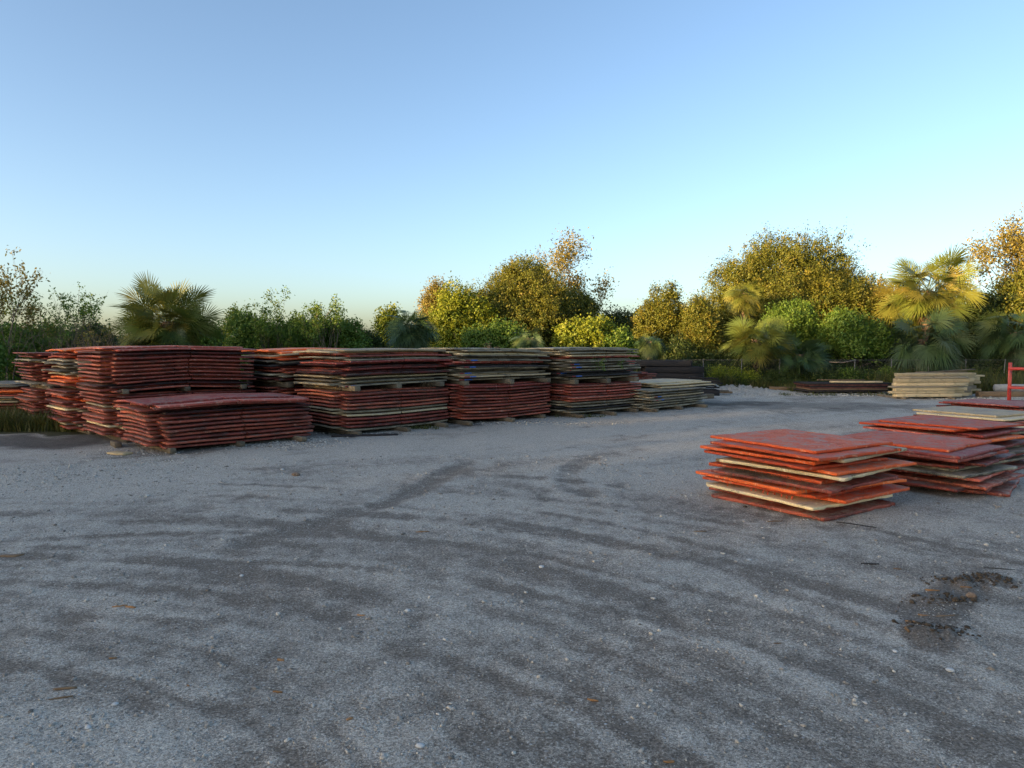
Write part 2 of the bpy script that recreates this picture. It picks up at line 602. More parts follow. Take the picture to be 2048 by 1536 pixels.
    for T, wd, k in ((TRK1, 0.30, 0.018), (TRK2, 0.28, 0.014)):
        d = poly_dist(x, y, T)
        h = h - k * (1 - sstep(0, wd, d)) + 0.6 * k * np.exp(-((d - wd * 1.2) / 0.1) ** 2)
    rough = fbm(x * 7, y * 7, 4)
    for (c, rr, hh) in MOUNDS:
        q = np.hypot(x - c[0], y - c[1]) / rr
        h = h + hh * np.exp(-q * q * 1.6) * (1 + 0.9 * rough)
    h = h * (1 - sstep(60, 90, dist))
    return g, np.clip(wet, 0, 1), vg, h


def build_ground():
    fine = np.arange(-43, 43.01, 0.16)
    coarse = np.concatenate([np.arange(46, 317, 3.0)])
    ang = np.radians(np.concatenate([fine, coarse]))
    rad = [0.0]
    r = 0.6
    while r < 60:
        rad.append(r)
        r *= 1.0125 if r > 2.5 else 1.10
    while r < 4000:
        rad.append(r)
        r *= 1.25
    rad = np.array(rad[1:])
    A, Rr = np.meshgrid(ang, rad)
    x = Rr * np.sin(A)
    y = Rr * np.cos(A)
    g, wet, vg, h = ground_fields(x, y)
    V = np.stack([x, y, h], -1).reshape(-1, 3)
    nr, na = x.shape
    i = np.arange(nr - 1)[:, None]
    j = np.arange(na)[None, :]
    f = np.stack([i * na + j, i * na + (j + 1) % na, (i + 1) * na + (j + 1) % na, (i + 1) * na + j], -1).reshape(-1, 4)
    c = len(V)
    V = np.concatenate([V, [[0, 0, 0]]])
    jj = np.arange(na)
    tri = np.stack([jj, np.full(na, c), (jj + 1) % na], -1)
    ad = {'gravel': np.append(g.ravel(), 0.4), 'wet': np.append(wet.ravel(), 0), 'verge': np.append(vg.ravel(), 0)}
    me = mesh_np('ground', V, [f[:, ::-1], tri[:, ::-1]], True, ad)
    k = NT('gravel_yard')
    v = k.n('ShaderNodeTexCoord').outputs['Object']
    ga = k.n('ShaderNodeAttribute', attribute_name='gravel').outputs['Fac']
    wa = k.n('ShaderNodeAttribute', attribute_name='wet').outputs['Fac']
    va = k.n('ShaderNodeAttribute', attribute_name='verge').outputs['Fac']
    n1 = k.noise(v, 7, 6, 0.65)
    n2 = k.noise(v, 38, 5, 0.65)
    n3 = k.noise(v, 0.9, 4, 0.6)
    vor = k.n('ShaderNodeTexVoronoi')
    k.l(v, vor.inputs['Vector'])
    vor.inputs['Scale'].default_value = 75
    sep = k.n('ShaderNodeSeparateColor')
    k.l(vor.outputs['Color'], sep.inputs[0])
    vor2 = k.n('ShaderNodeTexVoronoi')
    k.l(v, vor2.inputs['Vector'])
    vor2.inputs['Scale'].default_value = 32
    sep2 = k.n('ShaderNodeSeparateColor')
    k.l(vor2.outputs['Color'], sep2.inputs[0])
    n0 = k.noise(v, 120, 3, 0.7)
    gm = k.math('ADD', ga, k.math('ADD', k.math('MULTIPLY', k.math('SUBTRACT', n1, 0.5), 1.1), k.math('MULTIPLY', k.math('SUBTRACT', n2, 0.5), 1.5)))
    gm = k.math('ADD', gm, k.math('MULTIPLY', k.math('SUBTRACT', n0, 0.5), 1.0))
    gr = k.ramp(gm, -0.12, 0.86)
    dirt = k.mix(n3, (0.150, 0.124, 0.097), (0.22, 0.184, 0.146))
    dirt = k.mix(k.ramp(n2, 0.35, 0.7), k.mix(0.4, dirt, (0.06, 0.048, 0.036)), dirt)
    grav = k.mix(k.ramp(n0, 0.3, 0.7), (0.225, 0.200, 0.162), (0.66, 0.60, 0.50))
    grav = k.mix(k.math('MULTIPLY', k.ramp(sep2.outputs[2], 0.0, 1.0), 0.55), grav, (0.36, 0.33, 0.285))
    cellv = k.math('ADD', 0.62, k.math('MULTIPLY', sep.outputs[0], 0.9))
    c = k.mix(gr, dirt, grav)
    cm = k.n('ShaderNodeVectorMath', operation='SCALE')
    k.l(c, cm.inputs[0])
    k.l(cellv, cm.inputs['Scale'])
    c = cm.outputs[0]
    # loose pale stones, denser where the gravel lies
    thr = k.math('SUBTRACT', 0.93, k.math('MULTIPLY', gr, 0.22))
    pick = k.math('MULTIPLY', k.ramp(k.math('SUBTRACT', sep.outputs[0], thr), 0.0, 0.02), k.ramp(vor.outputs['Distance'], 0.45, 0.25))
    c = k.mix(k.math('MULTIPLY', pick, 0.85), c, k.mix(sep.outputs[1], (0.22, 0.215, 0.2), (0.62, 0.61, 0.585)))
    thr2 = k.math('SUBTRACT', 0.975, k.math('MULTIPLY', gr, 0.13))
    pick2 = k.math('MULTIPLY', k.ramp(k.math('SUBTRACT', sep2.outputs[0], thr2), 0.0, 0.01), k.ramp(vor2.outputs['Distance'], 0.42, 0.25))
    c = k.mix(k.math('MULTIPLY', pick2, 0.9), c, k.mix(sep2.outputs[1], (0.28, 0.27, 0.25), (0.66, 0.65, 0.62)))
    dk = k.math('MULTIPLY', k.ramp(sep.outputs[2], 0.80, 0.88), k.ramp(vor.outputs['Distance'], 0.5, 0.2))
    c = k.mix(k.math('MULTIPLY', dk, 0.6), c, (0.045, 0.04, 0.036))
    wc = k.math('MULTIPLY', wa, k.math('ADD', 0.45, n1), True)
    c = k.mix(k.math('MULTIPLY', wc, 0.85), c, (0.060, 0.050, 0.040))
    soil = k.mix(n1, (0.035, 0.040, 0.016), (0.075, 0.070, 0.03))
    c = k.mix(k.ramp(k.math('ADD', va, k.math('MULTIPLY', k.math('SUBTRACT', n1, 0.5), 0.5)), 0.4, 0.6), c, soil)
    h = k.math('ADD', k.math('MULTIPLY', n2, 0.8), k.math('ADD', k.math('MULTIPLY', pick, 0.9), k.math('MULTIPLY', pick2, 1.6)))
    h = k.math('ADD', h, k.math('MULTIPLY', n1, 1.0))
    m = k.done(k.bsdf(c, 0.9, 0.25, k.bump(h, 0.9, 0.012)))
    o = obj('ground', me, m)
    tag(o, 'grey gravel yard with curved tyre tracks and bands of bare dirt', None, None, 'structure')


build_ground()

# ---- loose stones
_ph = (1 + 5 ** 0.5) / 2
ICO_V = np.array([(-1, _ph, 0), (1, _ph, 0), (-1, -_ph, 0), (1, -_ph, 0), (0, -1, _ph), (0, 1, _ph), (0, -1, -_ph), (0, 1, -_ph), (_ph, 0, -1), (_ph, 0, 1), (-_ph, 0, -1), (-_ph, 0, 1)], float)
ICO_V /= np.linalg.norm(ICO_V[0])
ICO_F = np.array([(0, 11, 5), (0, 5, 1), (0, 1, 7), (0, 7, 10), (0, 10, 11), (1, 5, 9), (5, 11, 4), (11, 10, 2), (10, 7, 6), (7, 1, 8), (3, 9, 4), (3, 4, 2), (3, 2, 6), (3, 6, 8), (3, 8, 9), (4, 9, 5), (2, 4, 11), (6, 2, 10), (8, 6, 7), (9, 8, 1)])


def stones(name, x, y, z, size, tint, mat, label, kind='stuff'):
    n = len(x)
    V = np.repeat(ICO_V[None], n, 0)
    V = V * (1 + rng.normal(0, 0.16, (n, 12, 1)))
    sc = np.stack([rng.uniform(0.8, 1.5, n), rng.uniform(0.7, 1.1, n), rng.uniform(0.4, 0.8, n)], -1)
    V = V * sc[:, None, :] * size[:, None, None] * 0.5
    a = rng.uniform(0, 2 * math.pi, n)
    ca, sa = np.cos(a)[:, None], np.sin(a)[:, None]
    tl = rng.normal(0, 0.25, n)[:, None]
    X0, Y0, Z0 = V[..., 0], V[..., 1], V[..., 2]
    X1 = X0 * np.cos(tl) - Z0 * np.sin(tl)
    Z1 = X0 * np.sin(tl) + Z0 * np.cos(tl)
    V = np.stack([X1 * ca - Y0 * sa + x[:, None], X1 * sa + Y0 * ca + y[:, None], Z1 + z[:, None] + (size * 0.12)[:, None]], -1)
    F_ = (ICO_F[None] + (np.arange(n) * 12)[:, None, None]).reshape(-1, 3)
    me = mesh_np(name, V.reshape(-1, 3), [F_], True, {'tint': np.repeat(tint, 12)})
    o = obj(name, me, mat)
    tag(o, label, 'gravel', None, kind)
    return o


def scatter_gravel():
    n = 420000
    r = np.sqrt(rng.uniform(3.2 ** 2, 17.0 ** 2, n))
    # thin out with distance
    keep = rng.uniform(0, 1, n) < np.clip((5.5 / r) ** 1.3, 0.12, 1)
    r = r[keep]
    a = np.radians(rng.uniform(-42, 42, len(r)))
    x, y = r * np.sin(a), r * np.cos(a)
    g, wet, vg, h = ground_fields(x, y)
    cl = sstep(-0.1, 0.5, fbm(x * 1.3 + 50, y * 1.3, 4))
    p = (0.03 + 0.62 * np.clip(g, 0, 1.1) * (0.25 + 0.75 * cl)) * (1 - 0.7 * wet) * (1 - vg)
    k = rng.uniform(0, 1, len(x)) < p
    x, y, h, r = x[k], y[k], h[k], r[k]
    n = len(x)
    size = 0.0078 * (1 - rng.uniform(0, 0.995, n)) ** -0.34
    size = np.clip(size, 0.006, 0.05) * (1 + 0.035 * r)
    tint = np.clip(rng.beta(1.6, 1.5, n), 0, 1)
    stones('gravel', x, y, h, size, tint, M['gravel'], 'loose pale pebbles and shell scattered over the yard')
    # coarse windrow of white rock at the far end and at the foot of the stacks
    xs, ys, ss = [], [], []
    for (px, py, rx, ry, m, s0) in ((1430, 784, 2.8, 3.5, 1700, 0.042), (1700, 790, 5.5, 1.2, 2200, 0.05), (90, 945, 2.6, 1.5, 1500, 0.028), (330, 925, 2.2, 1.0, 900, 0.026),
                                    (560, 890, 1.6, 0.8, 900, 0.03), (600, 880, 1.2, 0.5, 500, 0.03), (740, 868, 2.2, 0.35, 500, 0.03), (1040, 846, 4.0, 0.5, 700, 0.035), (260, 905, 1.6, 0.7, 400, 0.03),
                                    (1900, 1225, 0.35, 0.3, 130, 0.013), (1860, 1258, 0.12, 0.10, 90, 0.015), (1950, 797, 3.0, 0.8, 600, 0.05)):
        cx, cy = G(px, py)
        xs.append(cx + rng.normal(0, rx * 0.5, m))
        ys.append(cy + rng.normal(0, ry * 0.5, m))
        ss.append(s0 * np.clip(rng.lognormal(-0.2, 0.45, m), 0.3, 2.4))
    x, y, s = map(np.concatenate, (xs, ys, ss))
    g, wet, vg, h = ground_fields(x, y)
    k = vg < 0.6
    stones('rubble', x[k], y[k], h[k], s[k], np.clip(rng.beta(2.2, 1.2, k.sum()), 0, 1), M['gravel'], 'coarse pale rubble heaped at the yard edges')


scatter_gravel()


def ground_z(x, y):
    return float(ground_fields(np.array([x]), np.array([y]))[3][0])


# ------------------------------------------------------------------ composite mats
T_PL = 0.054      # plate thickness
LIP = 0.30        # overlap lip


def plate(Lx, Wy, t, r, x0, V_off, bend, jit, mb, nx=8, ny=6):
    """one rounded-corner sheet (or half sheet) added to mb; x0 = centre in x"""
    xs = np.concatenate([[-Lx / 2], np.linspace(-Lx / 2 + r, Lx / 2 - r, nx - 2), [Lx / 2]])
    ys = np.concatenate([[-Wy / 2], np.linspace(-Wy / 2 + r, Wy / 2 - r, ny - 2), [Wy / 2]])
    gx, gy = np.meshgrid(xs, ys, indexing='ij')
    pull = r * 0.29
    for (i, j) in ((0, 0), (0, -1), (-1, 0), (-1, -1)):
        gx[i, j] -= np.sign(gx[i, j]) * pull
        gy[i, j] -= np.sign(gy[i, j]) * pull
    # ragged edges
    gx[0, :] += rng.normal(0, jit, ny)
    gx[-1, :] += rng.normal(0, jit, ny)
    gy[:, 0] += rng.normal(0, jit, nx)
    gy[:, -1] += rng.normal(0, jit, nx)
    c = 0.007
    if nx > 10:
        for _ in range(7):
            e = rng.integers(0, 4)
            q = rng.integers(1, nx - 1)
            a_ = rng.uniform(0.01, 0.045)
            if e == 0:
                gx[0, q % ny] += a_
            elif e == 1:
                gx[-1, q % ny] -= a_
            elif e == 2:
                gy[q, 0] += a_
            else:
                gy[q, -1] -= a_
    ix, iy = gx.copy(), gy.copy()
    ix[0, :] += c
    ix[-1, :] -= c
    iy[:, 0] += c
    iy[:, -1] -= c
    bi = [(i, 0) for i in range(nx)] + [(nx - 1, j) for j in range(1, ny)] + [(i, ny - 1) for i in range(nx - 2, -1, -1)] + [(0, j) for j in range(ny - 2, 0, -1)]
    bx = np.array([gx[q] for q in bi])
    by = np.array([gy[q] for q in bi])
    nb = len(bi)
    N = nx * ny
    P = [np.stack([ix.ravel(), iy.ravel(), np.full(N, t / 2)], -1),
         np.stack([bx, by, np.full(nb, t / 2 - c * 0.8)], -1),
         np.stack([bx, by, np.full(nb, -t / 2 + c * 0.5)], -1),
         np.stack([ix.ravel(), iy.ravel(), np.full(N, -t / 2)], -1)]
    V = np.concatenate(P)
    f = []
    for i in range(nx - 1):
        for j in range(ny - 1):
            f.append((i * ny + j, (i + 1) * ny + j, (i + 1) * ny + j + 1, i * ny + j + 1))
    o3 = N + 2 * nb
    for i in range(nx - 1):
        for j in range(ny - 1):
            f.append((o3 + i * ny + j, o3 + i * ny + j + 1, o3 + (i + 1) * ny + j + 1, o3 + (i + 1) * ny + j))
    top = [i * ny + j for (i, j) in bi]
    bot = [o3 + i * ny + j for (i, j) in bi]
    for q in range(nb):
        p = (q + 1) % nb
        f.append((top[q], N + q, N + p, top[p]))
        f.append((N + q, N + nb + q, N + nb + p, N + p))
        f.append((N + nb + q, bot[q], bot[p], N + nb + p))
    V[:, 0] += x0 + V_off[0]
    V[:, 1] += V_off[1]
    V[:, 2] += V_off[2] + bend(V[:, 0], V[:, 1])
    mb.add(V, [np.array(f)])


ORD = ['zeroth', 'topmost', 'second from top', 'third from top', 'fourth from top', 'fifth from top', 'sixth from top', 'seventh from top', 'eighth from top', 'ninth from top', 'tenth from top', 'eleventh from top', 'twelfth from top']
LOOK = {'r': 'dull red', 'p': 'faded red', 'd': 'grimy dark red', 'o': 'bright orange', 'c': 'cream', 'g': 'weathered grey cream', 'k': 'blackened'}


def mat_thing(cx, cy, z, ang, col, full, orient, label, group, bend=None, jit=0.003, col2=None, tilt=(0, 0), marks=None, r=None):
    """one access mat: two offset sheets; z = underside"""
    bend = bend or (lambda x, y: 0 * x)
    root = empty('access_mat', (cx, cy, z), (tilt[0], tilt[1], ang))
    tag(root, label, 'mat', group)
    q = orient * math.pi / 2
    ox, oy = -LIP / 2, LIP / 2
    offs = (ox * math.cos(q) - oy * math.sin(q), ox * math.sin(q) + oy * math.cos(q))
    Lx, Wy = (3.96, 2.13) if full else (1.98, 2.13)
    for nm, s, zc in (('upper_plate', 1, T_PL * 1.5 - 0.001), ('lower_plate', -1, T_PL * 0.5)):
        mb = MB()
        rr = r if r else (random.choice((0.05, 0.06, 0.07)) if full else random.choice((0.02, 0.03, 0.045)))
        if full:
            for h in (-1, 1):
                dz = random.gauss(0, 0.0015)
                plate(Lx / 2 - 0.014, Wy + random.gauss(0, 0.012), T_PL * random.uniform(0.78, 1.0), rr, h * Lx / 4, (offs[0] * s, offs[1] * s + random.gauss(0, 0.006), zc + dz), bend, jit, mb)
        else:
            t_ = T_PL * random.uniform(0.80, 1.0)
            plate(Lx + 0.04, Wy + 0.04, t_, rr, 0, (offs[0] * s, offs[1] * s, zc), bend, jit, mb, 14, 14)
        cc = col if s == 1 else (col2 or col)
        obj(nm, mb.mesh(nm), M[cc], root)
    if marks:
        # sprayed end marks on the lip that shows at the front
        s = 1 if marks[2] == 'u' else -1
        zc = T_PL * (1.5 if s == 1 else 0.5)
        yf = offs[1] * s - Wy / 2
        xl = offs[0] * s - Lx / 2 + marks[0]
        for (mn, dx, w) in (('redpaint', 0, 0.22), ('blue', 0.22, 0.30)):
            m2 = MB()
            w2 = w * random.uniform(0.7, 1.1)
            xc = xl + dx + w / 2
            m2.box((xc, yf - 0.003, zc + float(bend(np.array([xc]), np.array([yf]))[0])), (w2, 0.016, 0.036), None, 0.004, 0, 3)
            obj('paint_mark', m2.mesh('paint_mark'), M[mn], root)
    return root


def dunnage(x, y, z, ang, L, w, h, label, group='timber bearers under the mats', mat='timber'):
    mb = MB()
    mb.box((0, 0, h / 2), (L, w, h), None, 0.008, 0.003, 5)
    o = obj('bearer_timber', mb.mesh('bearer_timber'), M[mat], None, (x, y, z), ang)
    tag(o, label, 'timber', group)
    return o


BEAR = 0.13


def kink(k, slope=0.0, arch=0.0, edge=0.0, wob=0.008, seed=0):
    rs = np.random.default_rng(seed)
    ph = rs.uniform(0, 6.28)

    def f(x, y):
        return -k * np.abs(x) + slope * x - arch * x * x - edge * np.clip(np.abs(y) - 0.5, 0, 2) + wob * np.sin(x * 2.1 + ph) + wob * 0.5 * np.sin(y * 2.7 + ph)
    return f


def tier(fx, fy, ang, z0, cols, phrase, full=True, orient=0, bend0=None, bend1=None, jx=0.03, jr=0.5, marks=None, flips=(), group=None, seed=1, shift=None, pitch=None, topcols=None):
    """a tier of mats; (fx,fy) = front left corner; cols listed top to bottom; returns top z"""
    rs = random.Random(seed)
    L = 3.96 + LIP if full else 1.98 + LIP
    W = 2.13 + LIP
    a = R(ang)
    cx = fx + math.cos(a) * L / 2 - math.sin(a) * W / 2
    cy = fy + math.sin(a) * L / 2 + math.cos(a) * W / 2
    n = len(cols)
    p = pitch or 2 * T_PL
    b0 = bend0 or (0, 0, 0, 0)
    b1 = bend1 or b0
    lift = max(0.0, b0[0] * 0.0)
    for i in range(n):               # from bottom
        idx = n - 1 - i              # index from top
        c = cols[idx]
        t = i / max(1, n - 1)
        prm = [b0[q] * (1 - t) + b1[q] * t for q in range(4)]
        bend = kink(prm[0], prm[1], prm[2], prm[3], 0.006, seed * 100 + i // 3)
        dx, dy = rs.gauss(0, jx), rs.gauss(0, jx)
        if shift and idx in shift:
            dx += shift[idx][0]
            dy += shift[idx][1]
        mx = cx + math.cos(a) * dx - math.sin(a) * dy
        my = cy + math.sin(a) * dx + math.cos(a) * dy
        orn = orient
        if idx in flips:
            orn = orient + 2
        lab = f"{LOOK[c]} mat, {ORD[idx + 1]} of {phrase}"
        mk = marks.get(idx) if marks else None
        mat_thing(mx, my, z0 + lift + i * p, a + R(rs.gauss(0, jr)), c, full, orn, lab, group or f"mats of {phrase}", bend, 0.007, None, (0, 0), mk)
    return z0 + lift + n * p


def bearers(fx, fy, ang, z, phrase, full=True, proj=(0.25, 0.25, 0.25), size=(0.15, BEAR), mat='timber', us=None):
    L = 3.96 + LIP if full else 2.28
    W = 2.43
    a = R(ang)
    names = ('left', 'middle', 'right')
    us = us or (0.45, L / 2, L - 0.5)
    for i, u in enumerate(us):
        ln = W + proj[i] + 0.1
        v = (W + 0.1 - proj[i]) / 2
        x = fx + math.cos(a) * u - math.sin(a) * v
        y = fy + math.sin(a) * u + math.cos(a) * v
        dunnage(x, y, z, a + math.pi / 2 + R(random.gauss(0, 2)), ln, size[0], size[1], f"{names[i]} timber bearer under {phrase}", mat=mat)


# --- row of tall stacks on the left, front corners taken from where they stand on the ground
zb = BEAR
pB = G(305, 899, 0.14)
ANG_B = 45.0
bearers(*pB, ANG_B, 0, 'the low red stack at the left end', proj=(0.10, 0.15, 0.45))
dunnage(*G(232, 893), 0, R(128), 0.7, 0.16, 0.13, 'short timber block lying beside the low red stack')
tier(*pB, ANG_B, zb, 'prdrrrrrrrr', 'the low red stack', bend0=(0.0, 0.0, 0.0, 0.05), bend1=(0.02, 0, 0.003, 0.05), seed=3, jx=0.045, jr=0.9, flips=(1,), shift={0: (-0.12, -0.05), 1: (-0.15, -0.06)})


def off(p, ang, u, v):
    a = R(ang)
    return (p[0] + math.cos(a) * u - math.sin(a) * v, p[1] + math.sin(a) * u + math.cos(a) * v)


ANG_A = 45.0
pA = off(pB, ANG_A, -0.15, 3.05)
bearers(*pA, ANG_A, 0, 'the tall grimy stack behind the low one')
za = tier(*pA, ANG_A, zb, 'rrrcrrrrcrr', 'the grimy stack, lower tier', seed=4, jx=0.06, jr=1.0)
bearers(*pA, ANG_A, za, 'the upper tier of the grimy stack', proj=(0.1, 0.05, 0.12), size=(0.16, 0.13))
tier(*off(pA, ANG_A, -0.05, 0.0), ANG_A, za + 0.13, 'pdrrrrrrrdr', 'the grimy stack, upper tier', bend0=(0.055, 0, 0.0, 0.0), bend1=(0.02, 0, 0.0, 0.02), seed=5, jx=0.035, jr=0.6)
pA2 = off(pA, ANG_A, -0.25, 2.75)
bearers(*pA2, ANG_A, 0, 'the second stack back at the left')
za = tier(*pA2, ANG_A, zb, 'rrorrcrrrgr', 'the second stack back, lower tier', seed=6, jx=0.07, jr=1.2, bend0=(0, 0, 0.008, 0))
bearers(*pA2, ANG_A, za, 'the upper tier of the second stack back')
tier(*pA2, ANG_A, za + 0.12, 'orocgcgcoor', 'the second stack back, upper tier', seed=7, jx=0.09, jr=1.5, bend0=(0, 0, 0.012, 0.03), bend1=(0, 0, 0.02, 0.06))
pA3 = off(pA2, ANG_A, -0.3, 2.75)
bearers(*pA3, ANG_A, 0, 'the third stack back at the left')
za = tier(*pA3, ANG_A, zb, 'rrrrrrrrgg', 'the third stack back, lower tier', seed=8, jx=0.07, jr=1.2)
bearers(*pA3, ANG_A, za, 'the upper tier of the third stack back')
tier(*pA3, ANG_A, za + 0.12, 'rrgrrrrrrg', 'the third stack back, upper tier', seed=9, jx=0.08, jr=1.2)

# low stack at the far left edge
pG = (-21.1, 24.0)
bearers(*pG, 4, 0, 'the short stack at the left edge')
tier(*pG, 4, zb, 'gropgcrrrrr', 'the short stack at the left edge', seed=10, jx=0.10, jr=1.5, bend0=(0, 0, 0, 0), flips=(2, 4))

# stack with the cream top
pC = G(676, 864, 0.14)
ANG_C = 46.0
bearers(*pC, ANG_C, 0, 'the cream-topped stack', proj=(0.35, 0.55, 0.5))
za = tier(*pC, ANG_C, zb, 'rrrrrgcrrrg', 'the cream-topped stack, lower tier', seed=11, jx=0.025, jr=0.5, bend0=(0.0, 0.0, -0.012, 0.05), bend1=(0.01, 0, -0.004, 0.05))
bearers(*pC, ANG_C, za, 'the upper tier of the cream-topped stack', proj=(0.35, 0.05, 0.2), size=(0.2, 0.15))
tier(*off(pC, ANG_C, 0.0, -0.05), ANG_C, za + 0.15, 'crgpdrdcgg', 'the cream-topped stack, upper tier', seed=12, jx=0.07, jr=1.0, bend0=(0.01, 0.012, 0.0, 0.02), bend1=(0.0, 0.0, 0.005, 0.03), flips=(0, 3, 5), marks={9: (0.02, 0, 'l')}, shift={2: (0.05, 0), 3: (0, -0.1)})
pC2 = off(pC, ANG_C, -0.4, 3.0)
bearers(*pC2, ANG_C, 0, 'the stack behind the cream-topped one')
za = tier(*pC2, ANG_C, zb, 'rrrrrrrgrrr', 'the stack behind the cream-topped one, lower', seed=13, jx=0.04)
bearers(*pC2, ANG_C, za, 'the upper tier behind the cream-topped stack', proj=(0.3, 0.1, 0.1), size=(0.2, 0.16))
tier(*off(pC2, ANG_C, -0.05, -0.1), ANG_C, za + 0.16, 'ocogkrrgdg', 'the stack behind the cream-topped one, upper', seed=14, jx=0.08, jr=1.2, bend0=(0, 0.01, 0.006, 0.02), bend1=(0, 0, 0.012, 0.05), flips=(1, 4))

# stack with blue end marks
pD = G(912, 843, 0.14)
ANG_D = 40.0
bearers(*pD, ANG_D, 0, 'the all-red lower stack in the middle', proj=(0.3, 0.35, 0.1))
za = tier(*pD, ANG_D, zb, 'prrrrrrrrrr', 'the middle stack, all-red lower tier', seed=15, jx=0.045, jr=0.6, bend0=(-0.02, 0.0, -0.006, 0.0), bend1=(-0.012, 0, -0.003, 0.02))
bearers(*pD, ANG_D, za, 'the blue-marked tier of the middle stack', proj=(0.1, 0.3, 0.4), size=(0.2, 0.15))
mk = {3: (0.0, 0, 'l'), 5: (0.05, 0, 'l'), 7: (0.0, 0, 'l'), 8: (-0.02, 0, 'l'), 9: (0.1, 0, 'l')}
tier(*off(pD, ANG_D, -0.1, 0.0), ANG_D, za + 0.15, 'gcggpkggcg', 'the middle stack, blue-marked upper tier', seed=16, jx=0.09, jr=1.0, bend0=(0, 0.0, -0.004, 0), bend1=(0.008, -0.02, 0.004, 0.02), flips=(2, 4, 6), marks=mk)

# next stack
pE = G(1130, 828, 0.14)
ANG_E = 40.0
bearers(*pE, ANG_E, 0, 'the red-over-grey stack right of the middle', proj=(0.55, 0.6, 0.3))
za = tier(*pE, ANG_E, zb, 'rrprrrggkg', 'the weed-grown stack, lower tier', seed=17, jx=0.05, jr=0.7, bend0=(-0.008, 0.0, -0.003, 0.0), bend1=(0, 0, -0.003, 0.02))
bearers(*pE, ANG_E, za, 'the weed-grown upper tier', proj=(0.1, 0.2, 0.2), size=(0.22, 0.17))
mk = {5: (0.15, 0, 'l'), 6: (0.0, 0, 'l'), 7: (0.0, 0, 'l'), 8: (0.05, 0, 'l'), 9: (0.0, 0, 'l')}
tE = tier(*off(pE, ANG_E, -0.1, 0.0), ANG_E, za + 0.17, 'ggcrggggkkg', 'the weed-grown stack, upper tier', seed=18, jx=0.08, jr=1.0, bend0=(0, 0.008, -0.002, 0), bend1=(0.0, 0.0, 0.004, 0.02), marks=mk, flips=(3, 8))
pE2 = off(pE, ANG_E, 3.6, 3.2)
bearers(*pE2, ANG_E, 0, 'the faded red stack behind the weed-grown one')
tier(*pE2, ANG_E, zb, 'pprprprprprprpr'[:12], 'the faded red stack behind', seed=19, jx=0.09, jr=1.0)
zz = zb + 12 * 2 * T_PL
tier(*off(pE2, ANG_E, -0.1, 0.1), ANG_E, zz, 'pprpr', 'the faded red stack behind, upper tier', seed=29, jx=0.09, jr=1.0)

pF = G(1288, 818, 0.14)
ANG_F = 42.0
bearers(*pF, ANG_F, 0, 'the low grey stack at the far end', proj=(0.3, 0.3, 0.4))
tier(*pF, ANG_F, zb, 'ccggcgggg', 'the low grey stack at the far end', seed=20, jx=0.06, jr=0.9, bend0=(0, 0.012, 0, 0), bend1=(0, 0, 0, 0.02), shift={0: (1.0, 0.3), 1: (1.15, 0.2), 8: (-0.1, 0)}, marks={4: (0.3, 0, 'l'), 5: (0.2, 0, 'l')})
pF2 = off(pF, ANG_F, 0.6, 3.0)
bearers(*pF2, ANG_F, 0, 'the tilted red-topped stack at the far end')
tier(*pF2, ANG_F, zb, 'rrprpgrrrgrr', 'the tilted red-topped stack', seed=21, jx=0.12, jr=2.0, bend0=(0, 0, 0, 0), bend1=(0, -0.02, 0, 0.0))

dunnage(*G(730, 872), 0, R(12), 1.9, 0.2, 0.05, 'long dark plank lying in front of the cream-topped stack', 'loose planks on the yard', 'dark_timber')

# ------------------------------------------------------------------ piles of half mats on the right
PILE = []


def pile(fx, fy, ang, specs, phrase, group, z0=0.012):
    """specs bottom to top: (colour, orientation, dx, dy, drot, gap, colour2, tilt)"""
    a = R(ang)
    L, W = 1.98 + LIP, 2.13 + LIP
    cx = fx + math.cos(a) * L / 2 - math.sin(a) * W / 2
    cy = fy + math.sin(a) * L / 2 + math.cos(a) * W / 2
    z = z0
    n = len(specs)
    roots = []
    for i, s in enumerate(specs):
        c, o_, dx, dy, dr, gap = s[:6]
        c2 = s[6] if len(s) > 6 else None
        tl = s[7] if len(s) > 7 else (0, 0)
        z += gap
        mx = cx + math.cos(a) * dx - math.sin(a) * dy
        my = cy + math.sin(a) * dx + math.cos(a) * dy
        rs = np.random.default_rng(i + int(fx * 10))
        sag = rs.uniform(0.0, 0.012)
        tw = rs.normal(0, 0.006)

        def bend(x, y, sag=sag, tw=tw):
            return -sag * (x * x + y * y) * 0.5 + tw * x * y + 0.004 * np.sin(x * 3)
        look = LOOK[c]
        if c2 and c2 != c:
            look = f"{LOOK[c]} over {LOOK[c2]}"
        lab = f"{look} square mat, {ORD[n - i]} of {phrase}"
        rt = mat_thing(mx, my, z, a + R(dr), c, False, o_, lab, group, bend, 0.010, c2, (R(tl[0]), R(tl[1])), None, 0.14 if (len(s) > 8 and s[8]) else None)
        roots.append(rt)
        z += 2 * T_PL
    return z, roots


